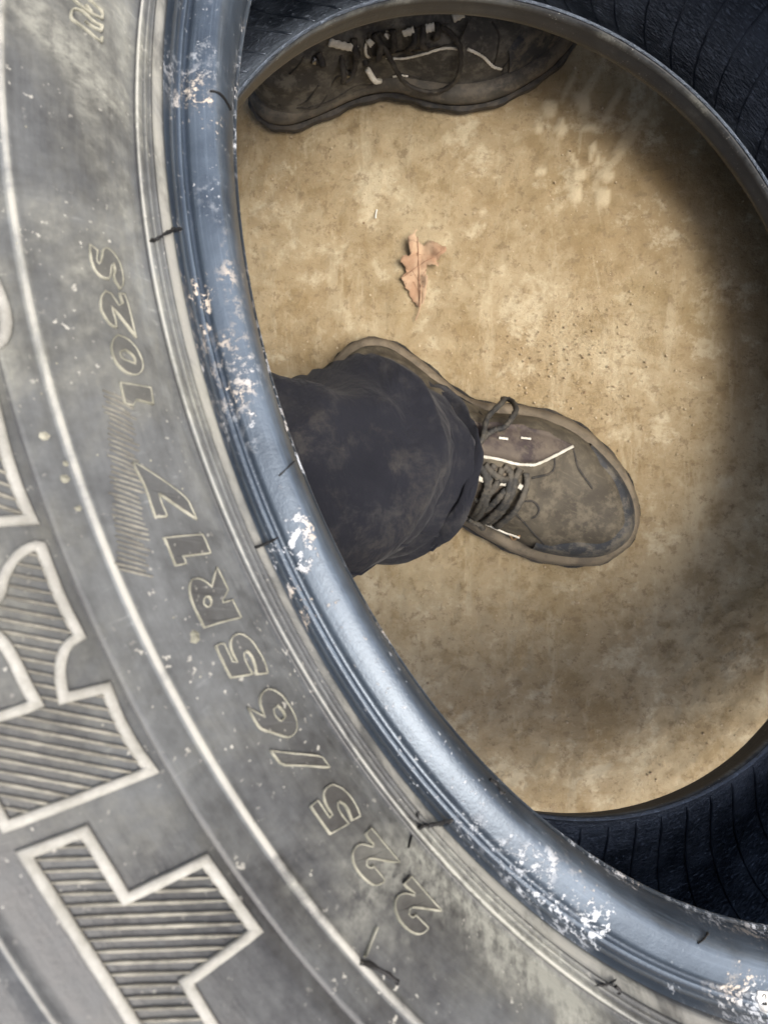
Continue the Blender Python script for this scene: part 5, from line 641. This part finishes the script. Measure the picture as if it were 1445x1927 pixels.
strand('lace_loop', D['loop'][0], .0020, 'lace2', boot_l, [.004, .008, .010, .011, .010, .008, .007, .007, .007, .006, .004], .8, .0003)
for l in D['hook']:
    P = on(l, .0012); e = strand('eyelet_hook', l, .0030, 'metal', boot_l, .0018, .8)
SHOE_END = 1

# ------------------------------------------------------------------ a dry oak leaf, chips and twigs lying on the earth
LEAF = [(0.0281, 0.2299), (0.0257, 0.2265), (0.0197, 0.2237), (0.0209, 0.219), (0.0228, 0.2118), (0.0216, 0.2095), (0.0155, 0.2103), (0.014, 0.2044), (0.0186, 0.2013), (0.0183, 0.1978), (0.0153, 0.1955), (0.0144, 0.1919), (0.0168, 0.1883), (0.0174, 0.1853), (0.0204, 0.1829), (0.0222, 0.1775), (0.0259, 0.1721), (0.0295, 0.1684), (0.0331, 0.1719), (0.0355, 0.1819), (0.0366, 0.1914), (0.0351, 0.1973), (0.0354, 0.202), (0.0426, 0.2018), (0.045, 0.1997), (0.0459, 0.2035), (0.0432, 0.2054), (0.0468, 0.2076), (0.0509, 0.211), (0.0515, 0.2145), (0.0479, 0.2164), (0.0425, 0.2195), (0.0377, 0.2214), (0.033, 0.218), (0.0294, 0.2193), (0.0275, 0.2229), (0.0269, 0.2264)]
def leaf():
    m = NT('dry brown leaf'); ob = m.coord('Object'); n = m.noise(ob, 60, 5, .6); col = m.mix(m.ramp(n, .35, .65), (.33, .205, .125), (.46, .33, .215))
    col = m.mix(m.math('MULTIPLY', m.ramp(m.noise(ob, 200, 4, .7), .60, .68), .5), col, (.13, .07, .04))
    m.out(col, .75, m.bump(m.noise(ob, 300, 4), .5, .0006), .3)
    q = np.array(LEAF); c = q.mean(0); root = bpy.data.objects.new('leaf', None); COL.objects.link(root); root.location = (c[0], c[1], 0)
    tag(root, 'crumpled dry pinkish brown oak leaf lying on the bare earth', 'leaf')
    q = resample(q - c, True, .0014); q = q + (rng.random(q.shape) - .5) * .0013; st = .0022; xs = np.arange(q[:, 0].min(), q[:, 0].max(), st)
    pts = [tuple(p) for p in q]; n0 = len(pts)
    def ins(x, y):
        r = False
        for i in range(n0):
            (x1, y1), (x2, y2) = q[i], q[(i + 1) % n0]
            if (y1 > y) != (y2 > y) and x < (x2 - x1) * (y - y1) / (y2 - y1) + x1: r = not r
        return r
    from mathutils.geometry import delaunay_2d_cdt
    for i, x in enumerate(xs):
        for y in np.arange(q[:, 1].min(), q[:, 1].max(), st):
            yy = y + (st / 2 if i % 2 else 0)
            if ins(x, yy) and np.min(np.hypot(q[:, 0] - x, q[:, 1] - yy)) > st * .55: pts.append((x, yy))
    vs, es, fs, *_ = delaunay_2d_cdt([Vector(p) for p in pts], [(i, (i + 1) % n0) for i in range(n0)], [], 1, 1e-6)
    V = np.array([(v.x, v.y) for v in vs]); ax = np.array([.18, 1.0]); ax /= np.linalg.norm(ax); s = V @ np.array([ax[1], -ax[0]]); l = V @ ax
    z = .0035 + 14 * s * s * .9 + fbm(V[:, 0], V[:, 1], .016, 71, 3) * .009 + .0035 * np.abs(np.sin(l * 260 + np.abs(s) * 160)) * np.clip(np.abs(s) / .01, 0, 1)
    z = z - .0012 * np.exp(-(s / .0016) ** 2); z = np.maximum(z, .0012); top = np.column_stack([V, z]); bot = np.column_stack([V, z - .00035]); n = len(V)
    edge = {}
    F = [tuple(f) for f in fs] + [tuple(n + i for i in f[::-1]) for f in fs]
    for f in fs:
        for a, b in zip(f, list(f[1:]) + [f[0]]): edge[(a, b)] = edge.get((a, b), 0) + 1
    for (a, b) in list(edge):
        if (b, a) not in edge: F.append((b, a, n + a, n + b))
    obj('blade', list(top) + list(bot), F, m.m, root)
    vm = NT('leaf vein').out((.26, .15, .09), .8)
    def vein(a, b, r):
        L = []
        for k in range(13):
            p = a + (b - a) * k / 12; L.append((p[0], p[1], top[np.argmin(np.hypot(V[:, 0] - p[0], V[:, 1] - p[1])), 2] + .0002))
        obj('vein', *tube(L, r, 5), vm, root)
    lo = q[np.argmin(q[:, 1])] + np.array([0, .001]); hi = q[np.argmax(q[:, 1])]; mid = lo + (hi - lo) * .55
    vein(lo, hi * .9 + lo * .1, .00042)
    for p in (q[np.argmax(q[:, 0])], q[np.argmin(q[:, 0])]): vein(mid, p * .85 + mid * .15, .0003)
    for f_, dx in ((.35, .006), (.35, -.006), (.2, .004), (.2, -.005)): b0 = lo + (hi - lo) * f_; vein(b0, b0 + np.array([dx, .009]), .00025)
    a = q[np.argmin(q[:, 1])]; P = smooth_line([(a[0] + .001, a[1] + .02, .0040), (a[0] + .0005, a[1] + .003, .0035), (a[0] - .001, a[1] - .004, .004), (a[0] - .0035, a[1] - .0095, .003)], 6)
    obj('stem', *tube(P, .0005, 6), m.m, root)
leaf()
tw = NT('pale splinter').out((.70, .68, .62), .8)
P = wld((0, 0, 0)); o = obj('splinter', *tube(smooth_line([(-.0004, -.0035, .0009), (0, 0, .0012), (.0007, .0035, .0010)], 5), .0006, 6), tw); o.location = (-.0065, .2465, 0)
tag(o, 'tiny pale splinter on the earth to the upper left of the leaf', 'splinter')
cl = []
cm = NT('crumbled earth'); cm.out(cm.mix(cm.ramp(cm.noise(cm.coord('Object'), 200, 4), .4, .6), (.28, .20, .12), (.50, .41, .28)), .95, None, .2)
for k in range(1500):
    if k % 4: x, y = random.uniform(-.2, .45), random.uniform(-.3, .40)
    else: x, y = random.gauss(.15, .035), random.gauss(.13, .05)
    s = random.choice([.0004, .0005, .0007, .0011]) * random.uniform(.7, 1.2); vs = []
    for j in range(5): vs.append((x + s * math.cos(j * 1.257 + k) * random.uniform(.6, 1), y + s * math.sin(j * 1.257 + k) * random.uniform(.6, 1), -.0012))
    for j in range(5): vs.append((x + .7 * s * math.cos(j * 1.257 + k), y + .7 * s * math.sin(j * 1.257 + k), s * .6 - .0004))
    cl.append((vs, [(j, (j + 1) % 5, 5 + (j + 1) % 5, 5 + j) for j in range(5)] + [(5, 6, 7, 8, 9)]))
obj('earth_crumbs', *merge(cl), cm.m, kind='stuff', smooth=False)
